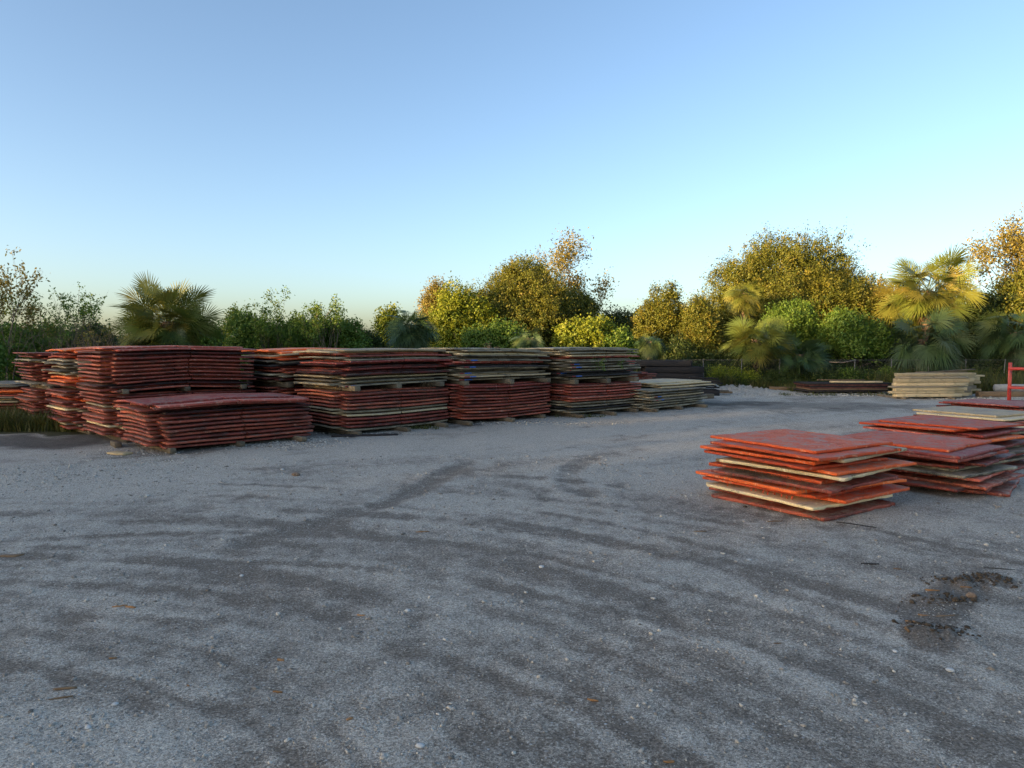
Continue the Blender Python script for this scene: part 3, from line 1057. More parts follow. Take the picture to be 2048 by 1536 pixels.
p1 = G(1650, 1046, 0.02)
A1 = 33.0
spec1 = [('r', 3, 0.10, 0.10, 1, 0), ('c', 1, 0.0, 0.10, -3, 0.012), ('o', 0, 0.12, 0.02, 2, 0.006), ('o', 2, 0.02, 0.10, -4, 0.008), ('o', 3, -0.04, 0.0, 3, 0.006, 'r'),
         ('c', 1, 0.16, 0.0, 5, 0.008), ('o', 0, 0.04, -0.06, -4, 0.004, 'o'), ('c', 2, 0.12, 0.08, 3, 0.008, 'o'), ('o', 3, 0.0, 0.02, -3, 0.004)]
z1, roots1 = pile(*p1, A1, spec1, 'the nearest pile', 'square mats in the nearest pile')
p2 = G(1905, 1000, 0.02)
spec2 = [('r', 0, 0.18, -0.12, 14, 0), ('r', 2, -0.15, -0.1, 2, 0.02), ('p', 1, 0.12, 0.05, 5, 0.008), ('g', 3, -0.05, 0.0, -4, 0.006), 
         ('r', 2, 0.04, 0.05, 6, 0.008), ('r', 1, -0.15, 0.1, -2, 0.006), ('o', 3, -0.16, 0.15, 1, 0.004, 'p')]
pile(*off(p2, 36.0, 0.30, -0.15), 36.0, spec2, 'the second pile from camera', 'square mats in the second pile')
p3 = G(1962, 948, 0.02)
spec3 = [('r', 0, 0.3, -0.05, 8, 0), ('g', 2, 0.1, 0.0, 2, 0.008), ('r', 1, 0.15, 0.0, 4, 0.006), ('g', 3, 0.2, -0.05, -3, 0.004), ('r', 0, 0.05, 0.1, 5, 0.004), ('o', 1, 0.0, 0.1, -2, 0.006), ('p', 2, 0.0, 0.2, 2, 0.006), ('o', 2, -0.05, 0.25, 1, 0.01)]
pile(*p3, 30.0, spec3, 'the offset orange-topped pile', 'square mats in the third pile')
p4 = (11.9, 17.0)
spec4 = [('r', 0, 0.1, 0, 4, 0), ('r', 1, 0.15, 0, -3, 0.006), ('g', 2, 0.2, 0, 2, 0.004), ('r', 3, 0.2, 0.1, 3, 0.006), ('g', 0, 0.1, 0.1, -3, 0.004), ('c', 1, 0.1, 0.0, 3, 0.006), ('r', 2, 0.2, 0, -4, 0.004), ('c', 3, -0.05, 0.1, 2, 0.006)]
pile(*p4, 27.0, spec4, 'the cream-topped right-hand pile', 'square mats in the cream-topped pile')
p5 = (14.6, 20.3)
spec5 = [('r', 0, 0.1, 0, 4, 0), ('g', 1, 0.15, 0, -3, 0.006), ('r', 2, 0.2, 0, 2, 0.004), ('r', 3, 0.2, 0.1, 3, 0.006), ('g', 0, 0.1, 0.1, -3, 0.004), ('p', 1, 0.1, 0.0, 3, 0.006), ('r', 2, 0.0, 0, -4, 0.004), ('p', 1, -0.05, 0.1, 2, 0.006)]
pile(*p5, 27.0, spec5, 'the farthest red-topped right-hand pile', 'square mats in the far red pile')


# straw and peeled strips on the nearest pile
def blades(n, centre, spread, length, width, mat, name, label, cat, droop=0.6, kind='stuff', up=0.2, M_=None):
    V = []
    fs = []
    cx, cy, cz = centre
    base = np.stack([rng.normal(0, spread[0], n), rng.normal(0, spread[1], n), np.abs(rng.normal(0, spread[2], n))], -1)
    if M_ is not None:
        base = base @ M_.T
    base = base + np.array(centre)
    az = rng.uniform(0, 2 * math.pi, n)
    ln = length * rng.uniform(0.4, 1.2, n)
    d = np.stack([np.cos(az), np.sin(az), np.zeros(n)], -1)
    side = np.stack([-np.sin(az), np.cos(az), np.zeros(n)], -1) * (width / 2)
    segs = 4
    P = []
    for s in range(segs):
        t = s / (segs - 1)
        p = base + d * (ln * t)[:, None] * (1 - 0.35 * t)
        p[:, 2] += up * ln * t - droop * ln * t * t
        wd = (1 - 0.8 * t)
        P.append(p - side * wd)
        P.append(p + side * wd)
    V = np.stack(P, 1)
    k = segs * 2
    f = []
    for s in range(segs - 1):
        f.append([2 * s, 2 * s + 1, 2 * s + 3, 2 * s + 2])
    f = (np.array(f)[None] + (np.arange(n) * k)[:, None, None]).reshape(-1, 4)
    tint = np.repeat(rng.uniform(0, 1, n), k)
    me = mesh_np(name, V.reshape(-1, 3), [f], False, {'tint': tint, 'tint2': np.repeat(rng.uniform(0, 1, n) ** 2, k)})
    o = obj(name, me, mat)
    tag(o, label, cat, None, kind)
    return o


a1 = R(A1)
R1 = np.array([[math.cos(a1), -math.sin(a1), 0], [math.sin(a1), math.cos(a1), 0], [0, 0, 1]])


def on_p1(u, v, z):
    q = off(p1, A1, u, v)
    return (q[0], q[1], z)


blades(620, on_p1(0.14, 1.45, 0.535), (0.09, 0.38, 0.02), 0.36, 0.007, M['straw'], 'straw', 'dry brown straw caught on the nearest orange pile', 'straw', 0.5, 'stuff', 0.25, R1)
blades(160, on_p1(0.08, 0.5, 0.535), (0.07, 0.25, 0.015), 0.28, 0.006, M['straw'], 'straw', 'smaller straw wisps near the front corner of the nearest pile', 'straw', 0.8, 'stuff', 0.2, R1)
blades(90, on_p1(1.2, 0.3, 0.25), (0.6, 0.06, 0.25), 0.2, 0.003, M['straw'], 'straw', 'thin straw stalks on the right face of the nearest pile', 'straw', 0.8, 'stuff', 0.2, R1)

# curled strips peeled off an orange plate, parts of that mat
rt = roots1[2]
for i in range(9):
    mb = MB()
    n = 14
    rad = random.uniform(0.022, 0.04)
    wd = random.uniform(0.012, 0.028)
    turn = random.uniform(2.5, 5.2)
    tt = np.linspace(0, turn, n)
    yy = 0.30 - i * 0.11 + random.uniform(-0.03, 0.03) + (0.35 if i == 0 else 0)
    V = []
    for k in range(n):
        rr = rad * (1 - 0.09 * tt[k])
        dx = -rr * math.sin(tt[k])
        dz = -rad + rr * math.cos(tt[k])
        V.append((dx - 0.01, yy + tt[k] * 0.004, dz))
        V.append((dx - 0.01, yy + wd + tt[k] * 0.004, dz))
    f = [(2 * k, 2 * k + 1, 2 * k + 3, 2 * k + 2) for k in range(n - 1)]
    V = np.array(V)
    V[:, 0] += -0.99 - 0.15
    V[:, 2] += 0.05
    mb.add(V, [np.array(f)])
    me = mb.mesh('peeled_strip')
    o = obj('peeled_strip', me, M['strip'], rt)
    sd = o.modifiers.new('thick', 'SOLIDIFY')
    sd.thickness = 0.003

# ------------------------------------------------------------------ small debris


def chip(px, py, L, w, h, ang, label, mat='chip', name='wood_chip'):
    x, y = G(px, py)
    mb = MB()
    n = 5
    xs = np.linspace(-L / 2, L / 2, n)
    V = []
    for k, q in enumerate(xs):
        e = 1 - 0.75 * abs(2 * k / (n - 1) - 1) ** 2 * random.uniform(0.6, 1.1)
        yo = random.gauss(0, w * 0.12)
        ww = w * e * random.uniform(0.75, 1.1) / 2
        hh = h * random.uniform(0.6, 1.1)
        V += [(q, yo - ww, 0), (q, yo + ww, 0), (q + random.gauss(0, L * 0.02), yo + ww * 0.8, hh), (q, yo - ww * 0.8, hh)]
    f = []
    for k in range(n - 1):
        for j in range(4):
            f.append((4 * k + j, 4 * k + (j + 1) % 4, 4 * k + 4 + (j + 1) % 4, 4 * k + 4 + j))
    f += [(3, 2, 1, 0), (4 * n - 4, 4 * n - 3, 4 * n - 2, 4 * n - 1)]
    mb.add(V, [np.array(f)[:, ::-1]])
    o = obj(name, mb.mesh(name), M[mat], None, (x, y, ground_z(x, y) + 0.001), R(ang))
    o.rotation_euler.x = R(random.gauss(0, 6))
    tag(o, label, 'wood chip', 'splinters of wood lying on the gravel')
    return o


chip(130, 1380, 0.17, 0.030, 0.014, 12, 'flat grey-brown splinter, the larger of two at the left foreground', 'brown_timber')
chip(122, 1398, 0.16, 0.016, 0.010, 22, 'thin dark splinter just below the flat one at left', 'brown_timber')
chip(562, 1321, 0.075, 0.030, 0.012, -18, 'broad tan chip near the middle of the foreground')
chip(556, 1385, 0.080, 0.018, 0.010, -14, 'orange sliver below the broad tan chip')
chip(376, 1373, 0.035, 0.018, 0.008, -30, 'tiny yellow-orange chip among pebbles at left foreground')
chip(226, 1318, 0.06, 0.018, 0.01, 15, 'small brown chip above the flat grey splinter')
chip(262, 1216, 0.12, 0.03, 0.014, -20, 'jagged orange-brown chip on pale pebbles at left')
chip(240, 1214, 0.14, 0.02, 0.01, 25, 'dark stick touching the jagged orange chip')
chip(722, 1232, 0.08, 0.022, 0.01, -12, 'tan chip beside the tyre band left of centre')
chip(845, 1064, 0.20, 0.035, 0.012, 5, 'long rust-orange sliver out in the middle of the yard')
chip(1186, 1400, 0.085, 0.018, 0.012, -22, 'orange peg-like chip right of centre in the foreground')
chip(20, 1112, 0.30, 0.10, 0.016, 15, 'split brown board scrap at the left edge', 'brown_timber')
chip(1338, 1524, 0.07, 0.02, 0.012, -5, 'brown chip at the bottom edge right of centre')
chip(700, 1440, 0.05, 0.03, 0.01, 40, 'crumbled reddish chip low in the foreground')
chip(1555, 1288, 0.07, 0.012, 0.006, 0, 'faint brown sliver in the right-hand tracks')
chip(1865, 1186, 0.14, 0.028, 0.016, -10, 'orange stick at the left end of the dirt ridge')
chip(1826, 1247, 0.13, 0.03, 0.016, -22, 'yellowish stick beside the lower dirt heap')
chip(1814, 1268, 0.11, 0.03, 0.018, 75, 'short brown stub standing off the lower dirt heap')
chip(1848, 1233, 0.10, 0.02, 0.012, -15, 'thin tan sliver between the two dirt heaps')
chip(1932, 1182, 0.12, 0.02, 0.012, -14, 'dark orange splinter on the upper dirt heap')
chip(1895, 1238, 0.24, 0.014, 0.010, 8, 'long thin grey stick across the dirt heaps', 'brown_timber')
chip(1550, 1043, 0.24, 0.03, 0.012, 5, 'thin brown stick in front of the nearest pile', 'brown_timber')
chip(1400, 1063, 0.18, 0.03, 0.010, 2, 'dark bark strip left of the nearest pile', 'brown_timber')
chip(1712, 1050, 0.55, 0.03, 0.012, -38, 'dark lath beside the front corner of the nearest pile', 'dark_timber')
chip(2005, 1138, 0.40, 0.016, 0.008, -18, 'thin dark twig on the gravel at the right edge', 'dark_timber')
chip(1740, 1128, 0.22, 0.04, 0.012, -6, 'dark scrap on gravel right of the middle', 'dark_timber')
chip(1795, 1137, 0.09, 0.02, 0.008, -8, 'small orange chip right of the dark scrap')
mbp = MB()
mbp.box((0, 0, 0.03), (0.55, 0.28, 0.05), None, 0.008, 0.004, 4)
o = obj('board_scrap', mbp.mesh('board_scrap'), M['lumber'], None, (*G(240, 909), 0.0), R(-20))
tag(o, 'weathered board offcut on the ground by the low red stack', 'board')


def rock(px, py, s, mat, label, z=0.0, flat=0.5):
    x, y = G(px, py)
    import bmesh
    bm = bmesh.new()
    bmesh.ops.create_icosphere(bm, subdivisions=3, radius=s / 2)
    rs = np.random.default_rng(int(px * 7 + py))
    dirs = rs.normal(0, 1, (7, 3))
    dirs /= np.linalg.norm(dirs, axis=1)[:, None]
    for v in bm.verts:
        p = np.array(v.co) / (s / 2)
        k = 1 + 0.12 * sum(max(0.0, float(p @ d)) ** 3 * w for d, w in zip(dirs, rs.uniform(-1.2, 1.0, 7)))
        v.co = Vector((p[0] * 1.2 * k, p[1] * k, p[2] * flat * k)) * (s / 2)
    me = bpy.data.meshes.new('stone')
    bm.to_mesh(me)
    bm.free()
    for pl in me.polygons:
        pl.use_smooth = True
    o = obj('stone', me, M[mat], None, (x, y, ground_z(x, y) + s * 0.25 * flat), random.uniform(0, 3))
    tag(o, label, 'stone', 'single stones on the gravel')


rock(1083, 1134, 0.062, 'stone_white', 'smooth pale blue-white stone alone in the middle of the yard')
rock(592, 950, 0.16, 'stone_brown', 'fist-sized brown stone in front of the stacks')
rock(565, 941, 0.075, 'stone_white', 'small white stone left of the brown stone')
rock(1943, 1197, 0.085, 'stone_brown', 'reddish brown lump on the dirt ridge', 0.03, 0.9)
rock(230, 1410, 0.042, 'stone_white', 'flat white stone at the left foreground')
rock(840, 1494, 0.050, 'stone_white', 'largest white pebble near the bottom edge')
rock(176, 1456, 0.04, 'stone_white', 'oval white pebble low at the left')
rock(483, 1151, 0.045, 'stone_white', 'white pebble at the left middle of the yard')
rock(815, 1223, 0.055, 'stone_white', 'flat grey-white pebble left of centre')
rock(1498, 1121, 0.05, 'stone_white', 'pale pebble in front of the nearest pile')
rock(1900, 1342, 0.055, 'stone_white', 'pale stone below the dirt heaps at right')
rock(1790, 1304, 0.04, 'stone_white', 'round cream pebble left of the dirt heaps')
rock(1490, 1014, 0.07, 'clod', 'black clod lying left of the nearest pile')

# dirt clods on the ridge
cxs, cys = [], []
for (px, py, sx, sy, m) in ((1935, 1165, 0.22, 0.10, 190), (1985, 1160, 0.12, 0.10, 120), (1870, 1262, 0.16, 0.10, 130), (1890, 1205, 0.22, 0.08, 120)):
    c = G(px, py)
    cxs.append(c[0] + rng.normal(0, sx, m))
    cys.append(c[1] + rng.normal(0, sy, m))
cxs, cys = np.concatenate(cxs), np.concatenate(cys)
hz = ground_fields(cxs, cys)[3]
stones('dirt_clods', cxs, cys, hz, rng.lognormal(-3.9, 0.5, len(cxs)), rng.uniform(0, 1, len(cxs)), M['clod'], 'crumbly brown dirt clods along the low ridge')

# ------------------------------------------------------------------ lumber, dark pile, rack, fence
dl = 35.0


def board(x, y, z, L, w, h, ang, mat, label, group, name='board', jit=0.002):
    mb = MB()
    mb.box((0, 0, h / 2), (L, w, h), None, 0.006, jit, 4)
    o = obj(name, mb.mesh(name), M[mat], None, (x, y, z), R(ang))
    tag(o, label, 'board', group)
    return o


xl0 = X(1780, dl)
rowname = ('front', 'second', 'third', 'fourth', 'rear')
coursename = ('bottom', 'second', 'third', 'fourth', 'fifth', 'sixth', 'seventh', 'top')
heights = [0.17, 0.12, 0.17, 0.09, 0.15, 0.21, 0.10, 0.15]
for r_ in range(5):
    z = 0.10
    for c_ in range(8):
        if r_ >= 3 and c_ > 6:
            continue
        h = heights[c_]
        L = 3.3 + random.uniform(-0.6, 0.5)
        if r_ == 0:
            L = [3.35, 3.25, 3.05, 3.7, 3.5, 3.75, 3.55, 3.1][c_]
        x = xl0 + 1.75 + 0.50 * r_ + random.uniform(-0.22, 0.22) + 0.03 * c_
        board(x, dl + 0.46 * r_, z, L, 0.3 + random.uniform(-0.05, 0.05), h - 0.014, 3 + random.gauss(0, 0.8), 'lumber' if random.random() < 0.8 else 'grey_lumber', f"pale board in {rowname[r_]} rank, {coursename[c_]} course of the pale lumber pile", 'boards of the pale lumber pile')
        z += h
for (xx, nm) in ((xl0 + 0.5, 'left'), (xl0 + 2.9, 'right')):
    board(xx, dl + 0.7, 0.0, 2.4, 0.16, 0.098, 92, 'timber', f'{nm} bearer under the pale lumber pile', 'bearers of the lumber pile', 'bearer_timber')
o = board(X(1893, 36), 36.2, 1.28, 3.2, 0.24, 0.06, 4, 'timber', 'loose grey board propped crooked on top of the pale lumber pile', 'boards of the pale lumber pile')
o.rotation_euler.y = R(-3.5)
board(X(1905, 36), 36.9, 1.18, 2.6, 0.24, 0.09, 1, 'brown_timber', 'brown board at the back on top of the pale lumber pile', 'boards of the pale lumber pile')

# flat dark pile beside it
dd_ = 38.5
xd = X(1615, dd_)
z = 0.12
for i, (c, L) in enumerate((('dark_timber', 4.6), ('brown_timber', 4.3), ('rust', 4.2), ('dark_timber', 4.5), ('rust', 4.4), ('dark_timber', 4.7))):
    if 'rust' not in M:
        M['rust'] = mat_simple('rusty_red_sheet', (0.10, 0.035, 0.028), 0.8, 0.3, 0.5, 4)
    board(xd + 2.3 + random.uniform(-0.1, 0.1), dd_ + 0.9, z, L, 1.8, 0.07, random.gauss(1, 0.6), c, f"{('lowest', 'second', 'third', 'fourth', 'fifth', 'topmost')[i]} dark sheet of the flat pile by the fence", 'sheets of the flat dark pile', 'sheet')
    z += 0.075 if i != 0 else 0.09
board(xd + 2.9, dd_ + 0.5, z, 2.8, 0.25, 0.09, -1.5, 'lumber', 'pale plank lying on the flat dark pile', 'planks on the dark pile')
o = board(xd + 2.3, dd_ + 1.0, z + 0.09, 2.6, 0.12, 0.06, -3, 'brown_timber', 'thin brown plank resting behind the pale one on the dark pile', 'planks on the dark pile')
for i, xx in enumerate((0.6, 2.4, 4.0)):
    board(xd + xx, dd_ + 0.9, 0, 1.9, 0.18, 0.115, 90, 'dark_timber', f"{('left', 'middle', 'right')[i]} bearer under the flat dark pile", 'bearers of the dark pile', 'bearer_timber')

# loose beams
board(X(1570, 41.5), 41.2, 0.02, 1.9, 0.2, 0.2, -12, 'brown_timber', 'brown beam lying in the weeds by the young palms', 'loose beams on the verge', 'beam')
board(X(1432, 37), 37.5, 0.1, 2.0, 0.25, 0.10, -4, 'brown_timber', 'reddish beam on the gravel past the far stacks', 'loose beams on the verge', 'beam')
board(X(1398, 35), 35.2, 0.0, 1.6, 0.3, 0.22, 5, 'timber', 'grey beam just right of the low grey stack', 'loose beams on the verge', 'beam')
board(X(1420, 38), 39.0, 0.05, 2.6, 0.25, 0.12, -6, 'timber', 'long pale beam in front of the fence at far end', 'loose beams on the verge', 'beam')
board(X(2010, 36), 36.2, 0.02, 2.5, 0.3, 0.26, 2, 'brown_timber', 'brown beam on the grass behind the red rack', 'loose beams on the verge', 'beam')
mb = MB()
mb.tube([(-1.3, 0, 0), (-0.6, 0, 0.01), (0.5, 0, 0), (1.4, 0, -0.02)], [0.20, 0.205, 0.20, 0.19], 14)
o = obj('log', mb.mesh('log', True), M['concrete'], None, (X(2040, 38), 38.0, 0.35), R(2))
tag(o, 'thick grey round log behind the red rack', 'log')
board(X(2010, 38), 38.0, 0.0, 0.5, 0.3, 0.16, 90, 'timber', 'short block under the grey log', 'loose beams on the verge', 'beam')

# stacks of tarred timbers at the far end
dt = 40.5
for lay in range(5):
    nb = 5
    for i in range(nb):
        L = 3.3 + random.uniform(-0.5, 0.4)
        board(X(1338, dt) + random.uniform(-0.15, 0.15) + (0.15 if lay < 4 else -0.5), dt + 0.36 * i, 0.36 * lay, L, 0.34, 0.325, 1 + random.gauss(0, 0.8), 'dark_timber', f"tarred beam, {('front', 'second', 'third', 'fourth', 'rear')[i]} of {('bottom', 'second', 'third', 'fourth', 'top')[lay]} layer in the black beam stack", 'beams of the black stack', 'tarred_beam', 0.01)
for i in range(7):
    mb = MB()
    L = random.uniform(1.2, 2.0)
    mb.box((0, 0, 0.04), (L, 0.25, 0.07), None, 0.008, 0.012, 5)
    o = obj('dark_slab', mb.mesh('dark_slab'), M['dark_timber'], None, (X(1412, 37) + random.uniform(-0.3, 0.3), 37.2 + 0.1 * i, 0.30 + 0.09 * i), R(random.uniform(-14, 10)))
    o.rotation_euler.y = R(random.uniform(-2, 4))
    tag(o, f"{('lowest', 'second', 'third', 'fourth', 'fifth', 'sixth', 'topmost')[i]} slab of the small black heap behind the far stack", 'board', 'slabs of the small black heap')
board(X(1412, 37), 37.5, 0.0, 1.5, 0.9, 0.30, 0, 'dark_timber', 'thick black block under the small black heap', 'slabs of the small black heap', 'dark_slab')

# red rack at the right edge
dr = 31.5
rk = empty('steel_rack', (X(2019, dr), dr, 0), (0, 0, R(-42)))
tag(rk, 'red steel rack with shelves at the right edge', 'rack')
rw, rd, rh = 2.4, 0.55, 1.86
for i, (px_, py_) in enumerate(((0, 0), (rw, 0), (0, rd), (rw, rd))):
    mb = MB()
    mb.box((px_, py_, rh / 2), (0.075, 0.06, rh), None, 0.006)
    obj('upright', mb.mesh('upright'), M['rack'], rk)
for i, zz in enumerate((0.12, 0.76, 1.60)):
    for yy in (0, rd):
        mb = MB()
        mb.box((rw / 2, yy - (0.012 if yy == 0 else -0.012), zz), (rw + 0.09, 0.05, 0.11), None, 0.006)
        obj('beam', mb.mesh('beam'), M['rack'], rk)
    if i < 2:
        mb = MB()
        mb.box((rw / 2, rd / 2, zz + 0.035), (rw - 0.08, rd - 0.08, 0.025), None, 0.004)
        obj('shelf', mb.mesh('shelf'), M['dark_timber'], rk)
for xx in (0, rw):
    for (za_, zb_) in ((0.2, 0.7), (0.85, 1.5)):
        mb = MB()
        mb.tube([(xx, 0.03, za_), (xx, rd - 0.03, zb_)], 0.016, 6)
        obj('brace', mb.mesh('brace'), M['rack'], rk)

# chain link fence
yf = 43.6
fx0, fx1 = -2.0, 44.0
fence = empty('chain_link_fence', ((fx0 + fx1) / 2, yf, 0))
tag(fence, 'low rusty chain link fence half buried in growth behind the yard', 'fence')
ox = (fx0 + fx1) / 2
fh = 1.75
k = 0
xx = fx0
while xx <= fx1 + 0.01:
    mb = MB()
    mb.tube([(xx - ox, 0, 0), (xx - ox + random.gauss(0, 0.03), random.gauss(0, 0.03), fh + 0.05)], 0.024, 8)
    obj('post', mb.mesh('post'), M['galv'], fence)
    xx += 2.3
mb = MB()
mb.tube([(fx0 - ox, -0.035, fh), (0, -0.035, fh - 0.02), (fx1 - ox, -0.035, fh)], 0.010, 6)
obj('top_rail', mb.mesh('top_rail'), M['galv'], fence)
ns = 620
st_ = (fx1 - fx0) / ns
ii = np.arange(ns - 22)
x0 = fx0 - ox + ii * st_
V = []
w_ = 0.0011
for sgn in (1, -1):
    xa = x0 if sgn == 1 else x0 + fh * 0.9
    xb = x0 + fh * 0.9 if sgn == 1 else x0
    q = np.stack([np.stack([xa - w_, 0 * xa + 0.034, 0 * xa + 0.03], -1), np.stack([xa + w_, 0 * xa + 0.034, 0 * xa + 0.03], -1), np.stack([xb + w_, 0 * xa + 0.034, 0 * xa + fh], -1), np.stack([xb - w_, 0 * xa + 0.034, 0 * xa + fh], -1)], 1)
    q[..., 1] += 0.002 * sgn
    V.append(q)
V = np.concatenate(V)
f = (np.arange(4)[None] + (np.arange(len(V)) * 4)[:, None])
obj('wire_mesh', mesh_np('wire_mesh', V.reshape(-1, 3), [f]), M['galv'], fence)
mb = MB()
mb.tube([(X(1665, 42.5), 42.9, 1.62), (X(1690, 42.5), 42.8, 1.60), (X(1718, 42.5), 42.9, 1.72)], 0.035, 7)
o = obj('dead_branch', mb.mesh('dead_branch', True), M['twig'])
tag(o, 'bare pale branch caught across the fence wire', 'branch')

# ------------------------------------------------------------------ vegetation


def leaves(P, size, up=0.3, asp=0.5, out=None, rs=rng):
    """diamond leaves at points P -> verts (n*4,3), faces"""
    n = len(P)
    d = rs.normal(0, 1, (n, 3))
    if out is not None:
        d = d + out * 0.3
    d[:, 2] += up
    d /= np.linalg.norm(d, axis=1)[:, None] + 1e-9
    nn = rs.normal(0, 1, (n, 3))
    nn[:, 2] += 0.4
    if out is not None:
        nn = nn * 0.75 + out * 1.5
    s = np.cross(d, nn)
    s /= np.linalg.norm(s, axis=1)[:, None] + 1e-9
    nrm = np.cross(s, d)
    sz = size * rs.uniform(0.6, 1.3, n)[:, None]
    a = P - d * sz * 0.5
    t = P + d * sz * 0.5
    mid = P + nrm * sz * 0.10
    l = mid + s * sz * asp * 0.5
    r = mid - s * sz * asp * 0.5
    V = np.stack([a, l, t, r], 1).reshape(-1, 3)
    f = (np.arange(4)[None] + (np.arange(n) * 4)[:, None])
    return V, f


def crown_mesh(name, lobes, clumps, per, clump_r, leaf, rs, up=0.3, shell=0.22, asp=0.5, tuft=0.0):
    """lobes (k,6): centre + radii; leaves gathered in clumps on the lobes' skins, plus upright shoots on top"""
    lobes = np.asarray(lobes, float)
    wt = (lobes[:, 3] * lobes[:, 4] + lobes[:, 5] * lobes[:, 4] + lobes[:, 3] * lobes[:, 5])
    wt = wt / wt.sum()
    k = rs.choice(len(lobes), clumps, p=wt)
    d = rs.normal(0, 1, (clumps, 3))
    d /= np.linalg.norm(d, axis=1)[:, None]
    d[:, 2] = np.where(d[:, 2] < -0.5, -d[:, 2] * 0.6, d[:, 2])
    rr = 1 - np.abs(rs.normal(0, shell, clumps))
    rr = np.clip(rr, 0.2, 1.0)
    C = lobes[k, :3] + d * lobes[k, 3:] * rr[:, None]
    # lumpy outline
    bump_ = 0.34 * fbm(C[:, 0] * 0.7 + C[:, 1] * 0.4, C[:, 2] * 0.7 - C[:, 1] * 0.4, 3)
    C = C + d * bump_[:, None] * lobes[k, 3:].mean(1)[:, None] * 0.8
    ok = C[:, 2] > 0.15
    C, d = C[ok], d[ok]
    clumps = len(C)
    ct = np.clip(0.5 + 0.24 * rs.normal(0, 1, clumps), 0, 1)
    n = clumps * per
    ci = np.repeat(np.arange(clumps), per)
    cr = clump_r * rs.uniform(0.4, 1.35, clumps)
    off_ = rs.normal(0, 1, (n, 3)) * (cr[ci] * 0.5)[:, None]
    # clumps are drawn out along their own shoot
    sh = d + rs.normal(0, 0.45, (clumps, 3)) + np.array([0, 0, 0.5])
    sh /= np.linalg.norm(sh, axis=1)[:, None]
    off_ = np.clip(off_, -cr[ci][:, None], cr[ci][:, None]) * 0.8 + sh[ci] * (np.clip(rs.normal(0.1, 0.5, n), -0.9, 0.95) * cr[ci])[:, None]
    P = C[ci] + off_
    P[:, 2] = np.maximum(P[:, 2], 0.05)
    V, f = leaves(P, leaf, up, asp, d[ci], rs)
    tint = np.clip(ct[ci] + 0.16 * rs.normal(0, 1, n), 0, 1)
    t2 = np.clip((np.clip(rs.normal(-0.05, 0.28, clumps), 0, 1))[ci] + 0.08 * rs.normal(0, 1, n), 0, 1)
    return mesh_np(name, V, [f], False, {'tint': np.repeat(tint, 4), 'tint2': np.repeat(t2, 4)})


def lobes_dome(w, h0, h1, depth, k, rs, lump=0.45):
    """irregular dome of lobes between heights h0 and h1"""
    rx, ry, rz = w / 2, depth / 2, (h1 - h0) / 2
    zc = (h0 + h1) / 2
    L = [(0, 0, zc - 0.1 * rz, rx * 0.72, ry * 0.72, rz * 0.80)]
    for i in range(k):
        d = rs.normal(0, 1, 3)
        d /= np.linalg.norm(d)
        d[2] = abs(d[2]) * 1.1 - 0.45
        d /= np.linalg.norm(d)
        s = lump * rs.uniform(0.7, 1.15)
        L.append((d[0] * rx * (1 - s), d[1] * ry * (1 - s), zc + d[2] * rz * (1 - s), rx * s, ry * s, rz * s))
    return L


def limbs(h, w, rs, n=6, r0=0.25, base=0.35):
    mb = MB()
    lean = rs.normal(0, 0.03, 2)
    tr = [(lean[0] * z, lean[1] * z, z) for z in np.linspace(-0.05, h * 0.75, 7)]
    tr = [(x + rs.normal(0, 0.04), y + rs.normal(0, 0.04), z) for x, y, z in tr]
    mb.tube(tr, np.linspace(r0, r0 * 0.3, 7), 9)
    for i in range(n):
        z0 = h * rs.uniform(base * 0.5, base + 0.2)
        a = i / n * 6.28 + rs.uniform(-0.4, 0.4)
        ln = w * rs.uniform(0.28, 0.45)
        up = h * rs.uniform(0.15, 0.4)
        pts = [(lean[0] * z0, lean[1] * z0, z0)]
        for t in (0.3, 0.6, 1.0):
            pts.append((math.cos(a) * ln * t + rs.normal(0, 0.08), math.sin(a) * ln * t + rs.normal(0, 0.08), z0 + up * t ** 0.8))
        mb.tube(pts, [r0 * 0.5, r0 * 0.38, r0 * 0.24, r0 * 0.08], 6)
        for j in range(2):
            p = np.array(pts[2])
            q = p + np.array([rs.normal(0, 0.15 * w), rs.normal(0, 0.15 * w), rs.uniform(0.05, 0.2) * h])
            mb.tube([p, (p + q) / 2 + rs.normal(0, 0.08, 3), q], [r0 * 0.2, r0 * 0.14, r0 * 0.04], 5)
    return mb.mesh('trunk', True)


def tree(name, px, d, w_px, top_py, low_z, leafmat, label, group, clumps, per, clump_r, leaf, seed, k=14, trunk=True, depth=None, shell=0.22, up=0.3, dy=0, asp=0.5, lump=0.45, tuft=0.0):
    rs = np.random.default_rng(seed)
    x = X(px, d)
    w = w_px / F * d * 1.22
    h = Z(top_py, d)
    h *= 1.03
    clumps = int(clumps * 1.9)
    shell *= 0.8
    root = empty(name, (x, d, 0))
    tag(root, label, 'tree' if 'shrub' not in name and 'bush' not in name else 'shrub', group)
    lobes = lobes_dome(w, low_z, h, depth or w * 0.8, k, rs, lump)
    obj('crown', crown_mesh('crown', lobes, clumps, per, clump_r, leaf, rs, up, shell, asp, tuft), LEAF[leafmat], root)
    if trunk:
        obj('trunk', limbs(h * 0.72, w * 0.8, rs, 7, max(0.05, 0.02 * h + 0.02 * w)), M['bark'], root)
    return root


